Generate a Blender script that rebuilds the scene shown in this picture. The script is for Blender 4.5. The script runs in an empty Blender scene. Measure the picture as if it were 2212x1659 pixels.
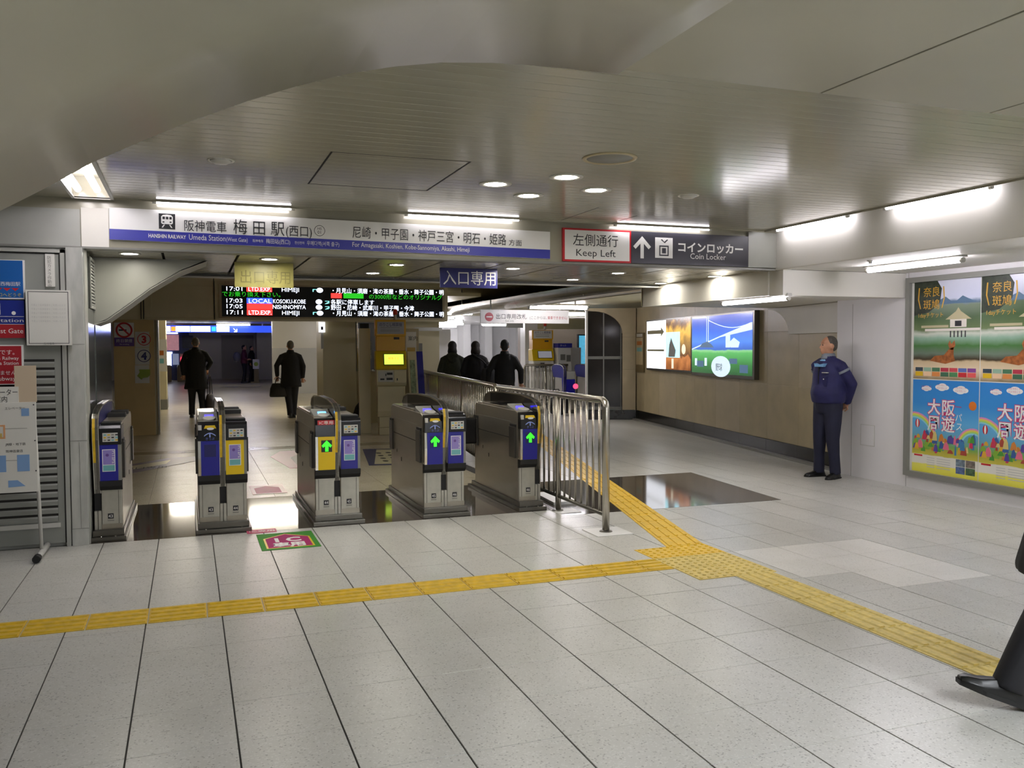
import bpy, bmesh, math, random
from mathutils import Vector, Matrix, Euler
random.seed(7)
S = bpy.context.scene
COL = S.collection
R = math.radians

# ------------------------------------------------------------------ camera, world, exposure
FPX, CAMH = 1895.06, 1.5162
PITCH, ROLL, YAW = 0.041816, -0.003959, 0.353157
cd = bpy.data.cameras.new('camera'); cam = bpy.data.objects.new('camera', cd); COL.objects.link(cam)
cd.sensor_fit = 'HORIZONTAL'; cd.sensor_width = 36.0; cd.lens = 36.0 * FPX / 2212.0
cd.clip_start = .05; cd.clip_end = 200
fw = Vector((math.sin(YAW) * math.cos(PITCH), math.cos(YAW) * math.cos(PITCH), -math.sin(PITCH)))
r0 = Vector((math.cos(YAW), -math.sin(YAW), 0)); u0 = r0.cross(fw)
rr = r0 * math.cos(ROLL) + u0 * math.sin(ROLL); uu = -r0 * math.sin(ROLL) + u0 * math.cos(ROLL)
mw = Matrix((rr, uu, -fw)).transposed().to_4x4(); mw.translation = Vector((0, 0, CAMH))
cam.matrix_world = mw
S.camera = cam
w = bpy.data.worlds.new('world'); S.world = w; w.use_nodes = True
w.node_tree.nodes['Background'].inputs[0].default_value = (0, 0, 0, 1)
w.node_tree.nodes['Background'].inputs[1].default_value = 0
vs = S.view_settings
vs.view_transform = 'Standard'; vs.look = 'None'; vs.gamma = 1.0; vs.use_curve_mapping = False
vs.exposure = 1.05
S.cycles.max_bounces = 4; S.cycles.diffuse_bounces = 3; S.cycles.glossy_bounces = 3; S.cycles.adaptive_threshold = .05; S.cycles.caustics_reflective = False; S.cycles.caustics_refractive = False

def ray(x, y): return fw + rr * ((x - 1106) / FPX) + uu * ((829.5 - y) / FPX)
def onz(x, y, z=0):
    d = ray(x, y); return Vector((0, 0, CAMH)) + d * ((z - CAMH) / d.z)
def onY(x, y, Y):
    d = ray(x, y); return Vector((0, 0, CAMH)) + d * (Y / d.y)

# ------------------------------------------------------------------ materials
def lin(c):
    if isinstance(c, str):
        c = c.lstrip('#'); c = [int(c[i:i + 2], 16) / 255 for i in (0, 2, 4)]
    return tuple((v / 12.92 if v <= .04045 else ((v + .055) / 1.055) ** 2.4) for v in c) + (1,)
MATS = {}
def M(name, c='#888888', rough=.5, metal=0, spec=.5, emit=0, noise=0, nscale=6, stretch=(1, 1, 1), c2=None, bump=0, coat=0):
    if name in MATS: return MATS[name]
    m = bpy.data.materials.new(name); m.use_nodes = True; nt = m.node_tree; b = nt.nodes['Principled BSDF']
    col = lin(c); b.inputs['Base Color'].default_value = col
    b.inputs['Roughness'].default_value = rough; b.inputs['Metallic'].default_value = metal
    b.inputs['Specular IOR Level'].default_value = spec
    if coat: b.inputs['Coat Weight'].default_value = coat; b.inputs['Coat Roughness'].default_value = .05
    if emit:
        b.inputs['Emission Color'].default_value = col; b.inputs['Emission Strength'].default_value = emit
        if emit < 5: m.cycles.emission_sampling = 'NONE'
    if noise or c2:
        tc = nt.nodes.new('ShaderNodeTexCoord'); mp = nt.nodes.new('ShaderNodeMapping'); mp.inputs['Scale'].default_value = stretch
        tx = nt.nodes.new('ShaderNodeTexNoise'); tx.inputs['Scale'].default_value = nscale; tx.inputs['Detail'].default_value = 5
        rp = nt.nodes.new('ShaderNodeValToRGB')
        k = noise or .15
        lo = lin(c2) if c2 else tuple(max(0, v * (1 - k)) for v in col[:3]) + (1,)
        hi = col if c2 else tuple(min(1, v * (1 + k)) for v in col[:3]) + (1,)
        rp.color_ramp.elements[0].color = lo; rp.color_ramp.elements[0].position = .35
        rp.color_ramp.elements[1].color = hi; rp.color_ramp.elements[1].position = .65
        nt.links.new(tc.outputs['Object'], mp.inputs[0]); nt.links.new(mp.outputs[0], tx.inputs['Vector'])
        nt.links.new(tx.outputs['Fac'], rp.inputs[0]); nt.links.new(rp.outputs[0], b.inputs['Base Color'])
        if bump:
            bp = nt.nodes.new('ShaderNodeBump'); bp.inputs['Strength'].default_value = bump; bp.inputs['Distance'].default_value = .01
            nt.links.new(tx.outputs['Fac'], bp.inputs['Height']); nt.links.new(bp.outputs[0], b.inputs['Normal'])
    MATS[name] = m
    return m
def terrazzo(name, base, dark, light, rough, streak=0, sc=150):
    m = M(name, base, rough); nt = m.node_tree; b = nt.nodes['Principled BSDF']
    tc = nt.nodes.new('ShaderNodeNewGeometry')
    vo = nt.nodes.new('ShaderNodeTexVoronoi'); vo.inputs['Scale'].default_value = sc
    nz = nt.nodes.new('ShaderNodeTexNoise'); nz.inputs['Scale'].default_value = 2.2; nz.inputs['Detail'].default_value = 6
    mp = nt.nodes.new('ShaderNodeMapping'); mp.inputs['Scale'].default_value = (1, .22 if streak else 1, 1); mp.inputs['Rotation'].default_value = (0, 0, R(70) if streak else 0)
    nt.links.new(tc.outputs['Position'], vo.inputs['Vector']); nt.links.new(tc.outputs['Position'], mp.inputs[0]); nt.links.new(mp.outputs[0], nz.inputs['Vector'])
    sp = nt.nodes.new('ShaderNodeSeparateColor'); nt.links.new(vo.outputs['Color'], sp.inputs[0])
    r1 = nt.nodes.new('ShaderNodeValToRGB'); r1.color_ramp.interpolation = 'CONSTANT'
    e = r1.color_ramp.elements; e[0].color = lin(dark); e[0].position = 0; e[1].color = lin(base); e[1].position = .045
    x = e.new(.84); x.color = lin(light)
    nt.links.new(sp.outputs[0], r1.inputs[0])
    r2 = nt.nodes.new('ShaderNodeValToRGB'); r2.color_ramp.elements[0].position = .3; r2.color_ramp.elements[1].position = .7
    k = .78 if streak else .9
    r2.color_ramp.elements[0].color = (k, k, k * .98, 1); r2.color_ramp.elements[1].color = (1, 1, 1, 1)
    nt.links.new(nz.outputs['Fac'], r2.inputs[0])
    mx = nt.nodes.new('ShaderNodeMix'); mx.data_type = 'RGBA'; mx.blend_type = 'MULTIPLY'; mx.inputs['Factor'].default_value = 1
    nt.links.new(r1.outputs[0], mx.inputs['A']); nt.links.new(r2.outputs[0], mx.inputs['B'])
    nt.links.new(mx.outputs['Result'], b.inputs['Base Color'])
    return m

TILE = terrazzo('terrazzo_tile', '#cbcac4', '#a6a5a0', '#d6d5d0', .3)
TILEW = terrazzo('worn_terrazzo_tile', '#cbcac4', '#a9a7a2', '#d6d5d0', .3, streak=1)
TILEL = terrazzo('white_floor_tile', '#e2e0da', '#cbc9c3', '#e9e7e2', .3)
TILEI = terrazzo('cream_floor_tile', '#d3cab2', '#b9b098', '#ddd5c0', .27)
GRAN = terrazzo('polished_dark_granite', '#4c4640', '#332e2a', '#645c54', .07, sc=160)
M('grout', '#4b4a46', .8)
M('ceil_metal', '#a7a392', .15, .05, .35, noise=.05, nscale=1.5, stretch=(1, 6, 1))
M('soffit_metal', '#a7a392', .32, .05, noise=.06, nscale=.9)
M('low_ceil', '#a7a392', .2, .05, noise=.06, nscale=1.5)
M('dark_gap', '#23211e', .8)
M('white_wall', '#e4e2e3', .12, noise=.015, nscale=2)
M('white_paint', '#e4e1d9', .55, noise=.02, nscale=2)
M('grey_wall', '#a8a9a2', .4, noise=.05, nscale=3)
M('door_grey', '#8f918b', .4, noise=.05, nscale=2)
M('marble', '#b5b6b0', .2, noise=.1, nscale=5, stretch=(3, 3, 1))
M('steel_wall', '#7f8480', .12, .75, noise=.12, nscale=3, stretch=(2, 2, .3))
M('stone', '#b0a281', .38, noise=.09, nscale=3)
M('stone2', '#b7a98b', .38, noise=.07, nscale=3)
M('cream', '#d6cca8', .45, noise=.03, nscale=2)
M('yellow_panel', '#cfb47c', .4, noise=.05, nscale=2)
M('cream_dark', '#b2a583', .4, noise=.04, nscale=2)
M('black_skirt', '#23221f', .18, noise=.2, nscale=12)
M('steel', '#b0aba0', .26, .9, noise=.08, nscale=9, stretch=(1, .15, 1))
M('steel_bright', '#d8d6cf', .14, .95)
M('steel_dark', '#6e6b64', .3, .9)
M('gate_steel', '#a39d90', .3, .75, noise=.08, nscale=7, stretch=(1, .2, 1))
M('gate_front', '#b3b1a6', .34, .5, noise=.06, nscale=14)
M('black_gloss', '#17171a', .2)
M('black_matt', '#131313', .55)
M('smoke_acrylic', '#1a1a1c', .1)
M('blue', '#20218f', .3)
M('navy', '#1b1c5e', .4)
M('sign_blue', '#3a3da6', .35)
M('yellow', '#e6c413', .35)
M('tactile', '#d9b21e', .45, noise=.12, nscale=22)
M('tactile_pale', '#d9c169', .5, noise=.12, nscale=30)
M('tactile_new', '#e8bd14', .42, noise=.08, nscale=12)
M('white', '#ecebe8', .4)
M('paper', '#d9d8d0', .6)
M('grey_light', '#c2c1bb', .4)
M('grey_mid', '#85857f', .4)
M('green_led', '#25e01d', .4, emit=1.6)
M('blue_led', '#3a34ff', .4, emit=2.2)
M('cyan_led', '#55a8ff', .4, emit=2.0)
M('tube', '#fbf6ff', .4, emit=26)
M('tube_slot', '#fbf6ff', .4, emit=9)
M('tube_side', '#fbf6ff', .4, emit=10)
M('tube_hall', '#fff6e6', .4, emit=60)
M('tube_corridor', '#fbf8ff', .4, emit=40)
M('tube_soft', '#fdf9f4', .4, emit=9)
M('lamp', '#fff8ea', .4, emit=60)
M('lamp_low', '#fff8ea', .4, emit=85)
M('troffer', '#f4f8ff', .4, emit=48)  # glow of the ceiling fixtures added behind the viewer
M('red', '#c5202b', .4)
M('ink', '#26262b', .5)
M('purple', '#6a4a9a', .4)
M('purple_light', '#9182c8', .4)
M('teal', '#6fb0b4', .4)
M('green', '#3f8f30', .55, spec=.2)
M('magenta', '#a81f68', .55, spec=.2)
M('pink', '#d8597c', .4)

# ------------------------------------------------------------------ mesh builder
class B:
    def __init__(s): s.v = []; s.f = []; s.sm = []
    def add(s, vs, fs, smooth=False):
        k = len(s.v); s.v += [tuple(v) for v in vs]
        for f in fs: s.f.append(tuple(i + k for i in f)); s.sm.append(smooth)
        return s
    def box(s, x0, x1, y0, y1, z0, z1):
        return s.add([(x0, y0, z0), (x1, y0, z0), (x1, y1, z0), (x0, y1, z0), (x0, y0, z1), (x1, y0, z1), (x1, y1, z1), (x0, y1, z1)],
                     [(0, 3, 2, 1), (4, 5, 6, 7), (0, 1, 5, 4), (1, 2, 6, 5), (2, 3, 7, 6), (3, 0, 4, 7)])
    def pris(s, pts, fn, a, b):
        n = len(pts); vs = [fn(p[0], p[1], a) for p in pts] + [fn(p[0], p[1], b) for p in pts]
        fs = [tuple(range(n - 1, -1, -1)), tuple(range(n, 2 * n))] + [(i, (i + 1) % n, n + (i + 1) % n, n + i) for i in range(n)]
        return s.add(vs, fs)
    def prx(s, pts, x0, x1): return s.pris(pts, lambda p, q, w: (w, p, q), x0, x1)      # (y,z) outline along X
    def pry(s, pts, y0, y1): return s.pris(pts, lambda p, q, w: (p, w, q), y0, y1)      # (x,z) outline along Y
    def prz(s, pts, z0, z1): return s.pris(pts, lambda p, q, w: (p, q, w), z0, z1)
    def tube(s, path, rad, n=10, cap=True):
        path = [Vector(p) for p in path]; k = len(path); rs = rad if isinstance(rad, (list, tuple)) else [rad] * k
        vs = []; fs = []; prev = None
        for i, p in enumerate(path):
            t = (path[min(i + 1, k - 1)] - path[max(i - 1, 0)]).normalized()
            a = Vector((0, 0, 1)) if abs(t.z) < .9 else Vector((1, 0, 0))
            if prev is not None: a = prev
            x = (a - t * a.dot(t)).normalized(); y = t.cross(x); prev = x
            for j in range(n):
                th = 2 * math.pi * j / n; vs.append(p + (x * math.cos(th) + y * math.sin(th)) * rs[i])
        for i in range(k - 1):
            for j in range(n): fs.append((i * n + j, i * n + (j + 1) % n, (i + 1) * n + (j + 1) % n, (i + 1) * n + j))
        s.add(vs, fs, True)
        if cap:
            m = len(s.v) - len(vs)
            s.f.append(tuple(m + j for j in range(n - 1, -1, -1))); s.sm.append(False)
            s.f.append(tuple(m + (k - 1) * n + j for j in range(n))); s.sm.append(False)
        return s
    def lathe(s, prof, o=(0, 0, 0), n=24):
        vs = []; fs = []; k = len(prof)
        for r, z in prof:
            for j in range(n):
                th = 2 * math.pi * j / n; vs.append((o[0] + r * math.cos(th), o[1] + r * math.sin(th), o[2] + z))
        for i in range(k - 1):
            for j in range(n): fs.append((i * n + j, i * n + (j + 1) % n, (i + 1) * n + (j + 1) % n, (i + 1) * n + j))
        fs += [tuple(range(n - 1, -1, -1)), tuple((k - 1) * n + j for j in range(n))]
        return s.add(vs, fs, True)
    def ell(s, c, r, n=14, m=9):
        prof = [(max(1e-4, math.sin(math.pi * i / m)), -math.cos(math.pi * i / m)) for i in range(m + 1)]
        k = len(s.v); s.lathe(prof, (0, 0, 0), n)
        for i in range(k, len(s.v)):
            v = s.v[i]; s.v[i] = (c[0] + v[0] * r[0], c[1] + v[1] * r[1], c[2] + v[2] * r[2])
        return s
    def rings(s, rg, n=16):                         # rg: (cx, cy, z, rx, ry)
        vs = []; fs = []; k = len(rg)
        for cx, cy, z, rx, ry in rg:
            for j in range(n):
                th = 2 * math.pi * j / n; vs.append((cx + rx * math.cos(th), cy + ry * math.sin(th), z))
        for i in range(k - 1):
            for j in range(n): fs.append((i * n + j, i * n + (j + 1) % n, (i + 1) * n + (j + 1) % n, (i + 1) * n + j))
        fs += [tuple(range(n - 1, -1, -1)), tuple((k - 1) * n + j for j in range(n))]
        return s.add(vs, fs, True)
    def mesh(s, name, mat, bevel=0):
        me = bpy.data.meshes.new(name); me.from_pydata(s.v, [], s.f)
        bm = bmesh.new(); bm.from_mesh(me)
        for f, q in zip(bm.faces, s.sm): f.smooth = q
        bmesh.ops.recalc_face_normals(bm, faces=bm.faces)
        if bevel: bmesh.ops.bevel(bm, geom=[e for e in bm.edges if len(e.link_faces) == 2 and e.calc_face_angle(0) > .6], offset=bevel, segments=2, affect='EDGES', profile=.6, clamp_overlap=True)
        bm.to_mesh(me); bm.free()
        me.materials.append(MATS[mat] if isinstance(mat, str) else mat)
        return me
    def build(s, name, mat, parent=None, bevel=0):
        return link(name, s.mesh(name, mat, bevel), parent)

LOCAL = set(); WM = {}
def link(name, data, parent=None):
    o = bpy.data.objects.new(name, data); COL.objects.link(o)
    if parent is not None:
        o.parent = parent
        if parent.name in LOCAL: LOCAL.add(o.name)
        else: o.matrix_parent_inverse = WM.get(parent.name, Matrix()).inverted()
    return o
def thing(name, label, cat, loc=(0, 0, 0), rz=0, group=None, local=False):
    o = bpy.data.objects.new(name, None); COL.objects.link(o); o.empty_display_size = .1
    o.location = loc; o.rotation_euler = (0, 0, rz); o['label'] = label; o['category'] = cat
    if group: o['group'] = group
    WM[o.name] = Matrix.Translation(Vector(loc)) @ Matrix.Rotation(rz, 4, 'Z')
    if local: LOCAL.add(o.name)
    return o
def tag(o, label, cat, group=None):
    o['label'] = label; o['category'] = cat
    if group: o['group'] = group
    return o
def struct(o, label=None):
    o['kind'] = 'structure'
    if label: o['label'] = label
    return o
def copy_tree(o, parent=None):
    c = o.copy(); COL.objects.link(c)
    if parent: c.parent = parent
    for ch in list(o.children): copy_tree(ch, c)
    return c

# a flat frame: origin, right, up; w grows towards the viewer
class Fr:
    def __init__(s, O, Rv, U):
        s.O = Vector(O); s.R = Vector(Rv).normalized(); s.U = Vector(U).normalized(); s.N = s.R.cross(s.U)
    def p(s, u, v, w=0): return tuple(s.O + s.R * u + s.U * v + s.N * w)
    def rect(s, u0, u1, v0, v1, w0, w1, name, mat, parent=None, bevel=0):
        return s.poly([(u0, v0), (u1, v0), (u1, v1), (u0, v1)], w0, w1, name, mat, parent, bevel)
    def poly(s, pts, w0, w1, name, mat, parent=None, bevel=0):
        return B().pris(pts, lambda a, b, w: s.p(a, b, w), w0, w1).build(name, mat, parent, bevel)
    def frame(s, u0, u1, v0, v1, t, w0, w1, name, mat, parent=None):
        b = B()
        for a in ((u0, u1, v0, v0 + t), (u0, u1, v1 - t, v1), (u0, u0 + t, v0 + t, v1 - t), (u1 - t, u1, v0 + t, v1 - t)):
            b.pris([(a[0], a[2]), (a[1], a[2]), (a[1], a[3]), (a[0], a[3])], lambda p, q, w: s.p(p, q, w), w0, w1)
        return b.build(name, mat, parent)
    def disc(s, u, v, r, w0, w1, name, mat, parent=None, n=20, ry=None):
        return s.poly([(u + r * math.cos(2 * math.pi * i / n), v + (ry or r) * math.sin(2 * math.pi * i / n)) for i in range(n)], w0, w1, name, mat, parent)
    def text(s, body, u, v, size, mat, parent=None, w=.002, align='LEFT', width=None, name='lettering', bold=0, depth=0):
        c = bpy.data.curves.new('t', 'FONT'); c.body = body; c.align_x = align; c.size = size; c.resolution_u = 2
        if bold: c.offset = bold
        o = bpy.data.objects.new('t', c); COL.objects.link(o)
        me = bpy.data.meshes.new_from_object(o.evaluated_get(bpy.context.evaluated_depsgraph_get()))
        bpy.data.objects.remove(o); bpy.data.curves.remove(c)
        if not me.vertices: return None
        sx = 1
        xs = [q.co.x for q in me.vertices]
        if width: sx = width / max(1e-6, max(xs) - min(xs))
        for q in me.vertices: q.co = s.O + s.R * (u + q.co.x * sx) + s.U * (v + q.co.y) + s.N * w
        me.name = name; me.materials.clear(); me.materials.append(MATS[mat] if isinstance(mat, str) else mat)
        return link(name, me, parent)
# ================================================================== SETTING
TX, TY, TS = -.6466, 3.4854, .4
def proj(P):
    D = Vector(P) - Vector((0, 0, CAMH)); z = D.dot(fw)
    if z < .1: return None
    return (1106 + FPX * D.dot(rr) / z, 829.5 - FPX * D.dot(uu) / z)
floor = struct(B().box(-6, 14, -9, 50, -.2, -.006).build('floor', 'grout'))
cand = []
WHITE_T = {(i, j) for i in (11, 12, 13) for j in (3, 4)} | {(12, 2), (13, 2)}
for i in range(-14, 23):
    for j in range(-16, 19):
        x0, y0 = TX + TS * i, TY + TS * j
        if x0 + TS > 8.6: continue
        if j >= 10 and x0 < 3.1: continue
        if j < 10 and x0 + .02 > 7.24: continue
        q = [proj((x0 + a * TS, y0 + b * TS, 0)) for a, b in ((0, 0), (1, 0), (1, 1), (0, 1))]
        area = 0
        if all(q) and any(-30 < p[0] < 2240 and -10 < p[1] < 1690 for p in q):
            area = abs(sum(q[k][0] * q[(k + 1) % 4][1] - q[(k + 1) % 4][0] * q[k][1] for k in range(4)))
        cand.append((area, i, j, x0, y0))
cand.sort(reverse=True)
def tile_mesh(mat, sx, sy, gx, gy, name): return B().box(gx / 2, sx - gx / 2, gy / 2, sy - gy / 2, -.012, 0).mesh(name, mat, .0012)
TM = {k: tile_mesh(k, TS, TS, .007, .0035, 'floor_tile') for k in ('terrazzo_tile', 'worn_terrazzo_tile', 'white_floor_tile')}
rest = {k: B() for k in TM}
for n, (area, i, j, x0, y0) in enumerate(cand):
    k = 'white_floor_tile' if (i, j) in WHITE_T else ('worn_terrazzo_tile' if (x0 > 3.9 or j > 9) else 'terrazzo_tile')
    if n < 296 and area > 0:
        o = link('floor_tile', TM[k], floor); o.location = (x0, y0, random.uniform(-.0006, .0006))
    else:
        rest[k].box(x0 + .0035, x0 + TS - .0035, y0 + .002, y0 + TS - .002, -.012, 0)
for k, b in rest.items():
    if b.v: o = b.build('floor_tiles_beyond', k, floor); o['kind'] = 'stuff'
IM = tile_mesh('cream_floor_tile', .6, .6, .004, .004, 'cream_floor_tile')
for a in range(8):
    for b_ in range(8):
        x0 = -1.59 + .6 * a; y0 = 9.2 + .6 * b_
        o = link('cream_floor_tile', IM, floor); o.location = (x0, y0, 0)
def slab(x0, x1, y0, y1, mat, name='floor_slab', z=0): return B().box(x0, x1, y0, y1, -.012, z).build(name, mat, floor, .001)
slab(-.76, 3.147, 7.487, 9.197, 'polished_dark_granite', 'granite_slab')
B().prz([(3.15, 7.2), (5.47, 7.16), (5.66, 9.13), (3.15, 9.1)], -.01, .0012).build('granite_slab', 'polished_dark_granite', floor)
B().prz([(-6, 14.01), (3.15, 14.01), (4.4, 16.5), (4.4, 50), (-6, 50)], -.012, 0).build('floor_slab', 'cream_floor_tile', floor)
B().prz([(3.22, 11.09), (14, 11.09), (14, 34), (4.42, 34), (4.42, 16.5)], -.012, 0).build('floor_slab', 'worn_terrazzo_tile', floor)
B().box(-1.2, 3.1, 13.55, 13.9, 0, .0015).build('floor_band', M('band_tile', '#a2977c', .2, noise=.1), floor)

slab(-3, 7.24, -9, -2.92, 'terrazzo_tile')
struct(B().box(-3, 7.6, -9.2, -9, 0, 2.9).build('wall_rear_bounce', 'white_paint'))  # plain unseen wall added so the lamp light bounces back
# ---- ceiling of the near hall: long metal slats running across
ceil = struct(B().box(-2.6, 5.62, 3.3, 7.5, 2.83, 2.9).build('ceiling', 'dark_gap'))
NS = 40; P = (7.385 - 3.285) / NS
sm_ = B().box(-.515, 5.41, .002, P - .002, 0, .02).mesh('ceiling_slat', 'ceil_metal', .0015)
for k in range(NS):
    o = link('ceiling_slat', sm_, ceil); o.location = (0, 3.285 + P * k, 2.668)
B().box(-2.6, -.795, 3.285, 7.49, 2.668, 2.69).build('ceiling_panel', 'ceil_metal', ceil)
B().box(-.515, 5.6, 7.39, 7.5, 2.71, 2.73).build('slot_back', 'grey_mid', ceil)
B().box(-.52, 5.42, 7.385, 7.392, 2.655, 2.72).build('slot_edge', 'ceil_metal', ceil)
B().box(5.415, 5.62, 3.0, 7.4, 2.70, 2.72).build('slot_back', 'grey_mid', ceil)
B().box(5.41, 5.418, 3.0, 7.4, 2.655, 2.72).build('slot_edge', 'ceil_metal', ceil)
hp = [onz(*p, 2.667) for p in ((665, 395), (717, 325), (1017, 352), (918, 414))]
hx0, hx1, hy0, hy1 = .806, 1.67, 5.245, 6.315
hb = B()
for a in ((hx0, hx0 + .012, hy0, hy1), (hx1 - .012, hx1, hy0, hy1), (hx0, hx1, hy0, hy0 + .004), (hx0, hx1, hy1 - .005, hy1)): hb.box(a[0], a[1], a[2], a[3], 2.6665, 2.668)
hb.build('hatch_joint', 'dark_gap', ceil)
B().box(3.20, 3.206, 6.6, 7.38, 2.6668, 2.668).build('panel_joint', 'dark_gap', ceil)
B().box(3.72, 3.725, 6.9, 7.38, 2.6668, 2.668).build('panel_joint', 'dark_gap', ceil)

# ---- soffit over the viewer: one curved panel and flat metal panels
sof = struct(B().box(-1.0, 5.6, -9, 3.2, 2.86, 2.9).build('ceiling_soffit', 'dark_gap'))
prof = [(-1.86, 0), (-1.84, .5), (-1.72, .95), (-1.45, 1.32), (-1.1, 1.62), (-.8, 1.84), (-.567, 1.99), (-.43, 2.074), (-.304, 2.158), (-.145, 2.243), (.005, 2.32), (.19, 2.404), (.384, 2.483), (.568, 2.545), (.741, 2.589), (.921, 2.623), (1.126, 2.644), (1.28, 2.652), (1.42, 2.6548), (1.55, 2.655), (1.675, 2.655)]
pb = B()
n = len(prof); vsx = []
for y in (-9, 0, 1.5, 2.5, 3.28):
    for (x, z) in prof: vsx.append((x, y, z))
fsx = [(a * n + i, a * n + i + 1, (a + 1) * n + i + 1, (a + 1) * n + i) for a in range(4) for i in range(n - 1)]
pb.add(vsx, fsx, True)
cp = pb.build('curved_soffit_panel', 'soffit_metal', sof)
md = cp.modifiers.new('t', 'SOLIDIFY'); md.thickness = .02; md.offset = -1
for a, b_ in ((1.686, 2.690), (2.702, 3.706), (3.718, 4.72), (4.732, 5.6)):
    B().box(a, b_, -9, 3.28, 2.655, 2.675).build('soffit_panel', 'soffit_metal', sof, .003)
B().box(1.3, 5.6, 3.262, 3.284, 2.66, 2.7).build('soffit_edge', 'ceil_metal', sof)

# ---- step down above the gates, carrying the signs; low ceiling behind it
fas = struct(B().box(-3.2, 5.64, 7.5, 7.62, 2.3, 2.86).build('wall_fascia', 'ceil_metal'))
B().box(-3.2, -.76, 7.488, 7.5, 2.3, 2.585).build('fascia_panel', 'grey_wall', fas)
B().box(-.752, -.56, 7.488, 7.5, 2.3, 2.6).build('fascia_panel', 'white_paint', fas)
B().box(5.284, 5.619, 7.47, 7.5, 2.31, 2.66).build('fascia_panel', 'grey_wall', fas)
B().box(-3.2, 5.62, 7.478, 7.62, 2.286, 2.302).build('fascia_trim', 'grey_mid', fas)
low = struct(B().box(-1.0, 5.65, 7.6, 9.86, 2.33, 2.36).build('ceiling_low', 'dark_gap'))
CP = .597; xs = [-.782 + CP * k for k in range(11)]
pm = B().box(.011, CP - .011, .0025, .2225, 0, .02).mesh('ceiling_panel', 'low_ceil', .002)
for x0 in xs:
    for k in range(10):
        o = link('ceiling_panel', pm, low); o.location = (x0, 7.61 + .225 * k, 2.302)
B().box(-1.0, 5.65, 9.86, 9.9, 2.27, 2.5).build('ceiling_edge', 'grey_mid', low)
B().box(-1.0, 5.65, 9.8, 9.9, 2.262, 2.276).build('ceiling_edge_strip', 'grey_light', low)

# ---- upper ceiling over the inner hall
struct(B().box(-3.5, 5.6, 9.9, 50, 2.86, 2.95).build('ceiling_inner', 'cream'))
struct(B().box(5.6, 9.4, 7.5, 24, 2.86, 2.95).build('ceiling_void', 'cream'))
struct(B().box(-3.5, 5.6, 17.0, 50, 2.55, 2.62).build('ceiling_far', 'cream'))

# ---- wall with the service door, pier and steel-clad side wall
wl = struct(B().box(-3.2, -.74, 7.5, 7.7, 0, 2.3).build('wall_left', 'grey_wall'))
B().box(-.862, -.745, 7.455, 7.5, .0, 2.29).build('marble_pier', 'marble', wl, .004)
B().box(-.862, -.745, 7.449, 7.456, .0, .13).build('pier_base', 'marble', wl, .002)
for z in (.13, .81, 1.55): B().box(-.863, -.744, 7.453, 7.456, z, z + .004).build('pier_joint', 'grey_mid', wl)
B().box(-.8, -.797, 7.453, 7.456, 0, .8).build('pier_joint', 'grey_mid', wl)
ws = struct(B().box(-1.0, -.752, 7.7, 9.95, 0, 2.3).build('wall_side', 'steel_wall'))
B().box(-.752, -.747, 8.35, 9.95, 0, 1.78).build('steel_panel', 'steel_wall', ws)
dr = struct(B().box(-2.0, -.91, 7.462, 7.5, .03, 2.235).build('door_1', 'door_grey', None, .003))
fb = B(); fb.box(-.9, -.87, 7.45, 7.5, 0, 2.27).box(-2.2, -.87, 7.45, 7.5, 2.245, 2.27); fb.build('door_frame', 'grey_wall', dr)
fb = B(); fb.box(-.91, -.9, 7.458, 7.463, .03, 2.235).box(-2, -.9, 7.458, 7.463, 2.232, 2.238); fb.build('door_gap', 'dark_gap', dr)
B().box(-1.95, -.955, 7.455, 7.463, .2, 1.44).build('louvre_recess', 'dark_gap', dr)
lm_ = B().prx([(7.462, 0), (7.45, .0), (7.445, .03), (7.462, .052)], -1.95, -.955).mesh('louvre_slat', 'door_grey')
for k in range(20):
    o = link('louvre_slat', lm_, dr); o.location = (0, 0, .2 + k * .062)
B().box(-1.98, -.94, 7.448, 7.462, .155, .19).build('louvre_sill', 'grey_light', dr)
g = tag(thing('wall_vent', 'narrow louvred air vent high on the steel side wall beside the gates', 'vent', (-.75, 8.2, 1.8)), 'narrow louvred air vent high on the steel side wall beside the gates', 'vent')
fx = Fr((-.752, 7.95, 1.85), (0, 1, 0), (0, 0, 1))
fx.rect(0, .36, 0, .42, 0, .006, 'vent_backing', 'dark_gap', g)
fx.frame(0, .36, 0, .42, .025, .006, .016, 'vent_frame', 'door_grey', g)
for k in range(14): fx.rect(.025, .335, .03 + k * .026, .044 + k * .026, .006, .014, 'vent_slat', 'door_grey', g)
# sloped grey bracket under the low ceiling
br = struct(B().pry([(-.752, 2.298), (.16, 2.298), (.165, 2.29), (-.05, 2.2), (-.3, 2.04), (-.5, 1.88), (-.66, 1.76), (-.752, 1.73)], 8.3, 8.34).build('wall_bracket', 'grey_mid'))
pth = [(.175, 2.296), (-.05, 2.195), (-.3, 2.035), (-.5, 1.875), (-.66, 1.755), (-.752, 1.72)]
bb = B(); 
for a, b_ in zip(pth[:-1], pth[1:]): bb.pry([a, b_, (b_[0], b_[1] + .012), (a[0], a[1] + .012)], 8.3, 8.85)
bb.build('bracket_underside', 'grey_wall', br)

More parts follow.
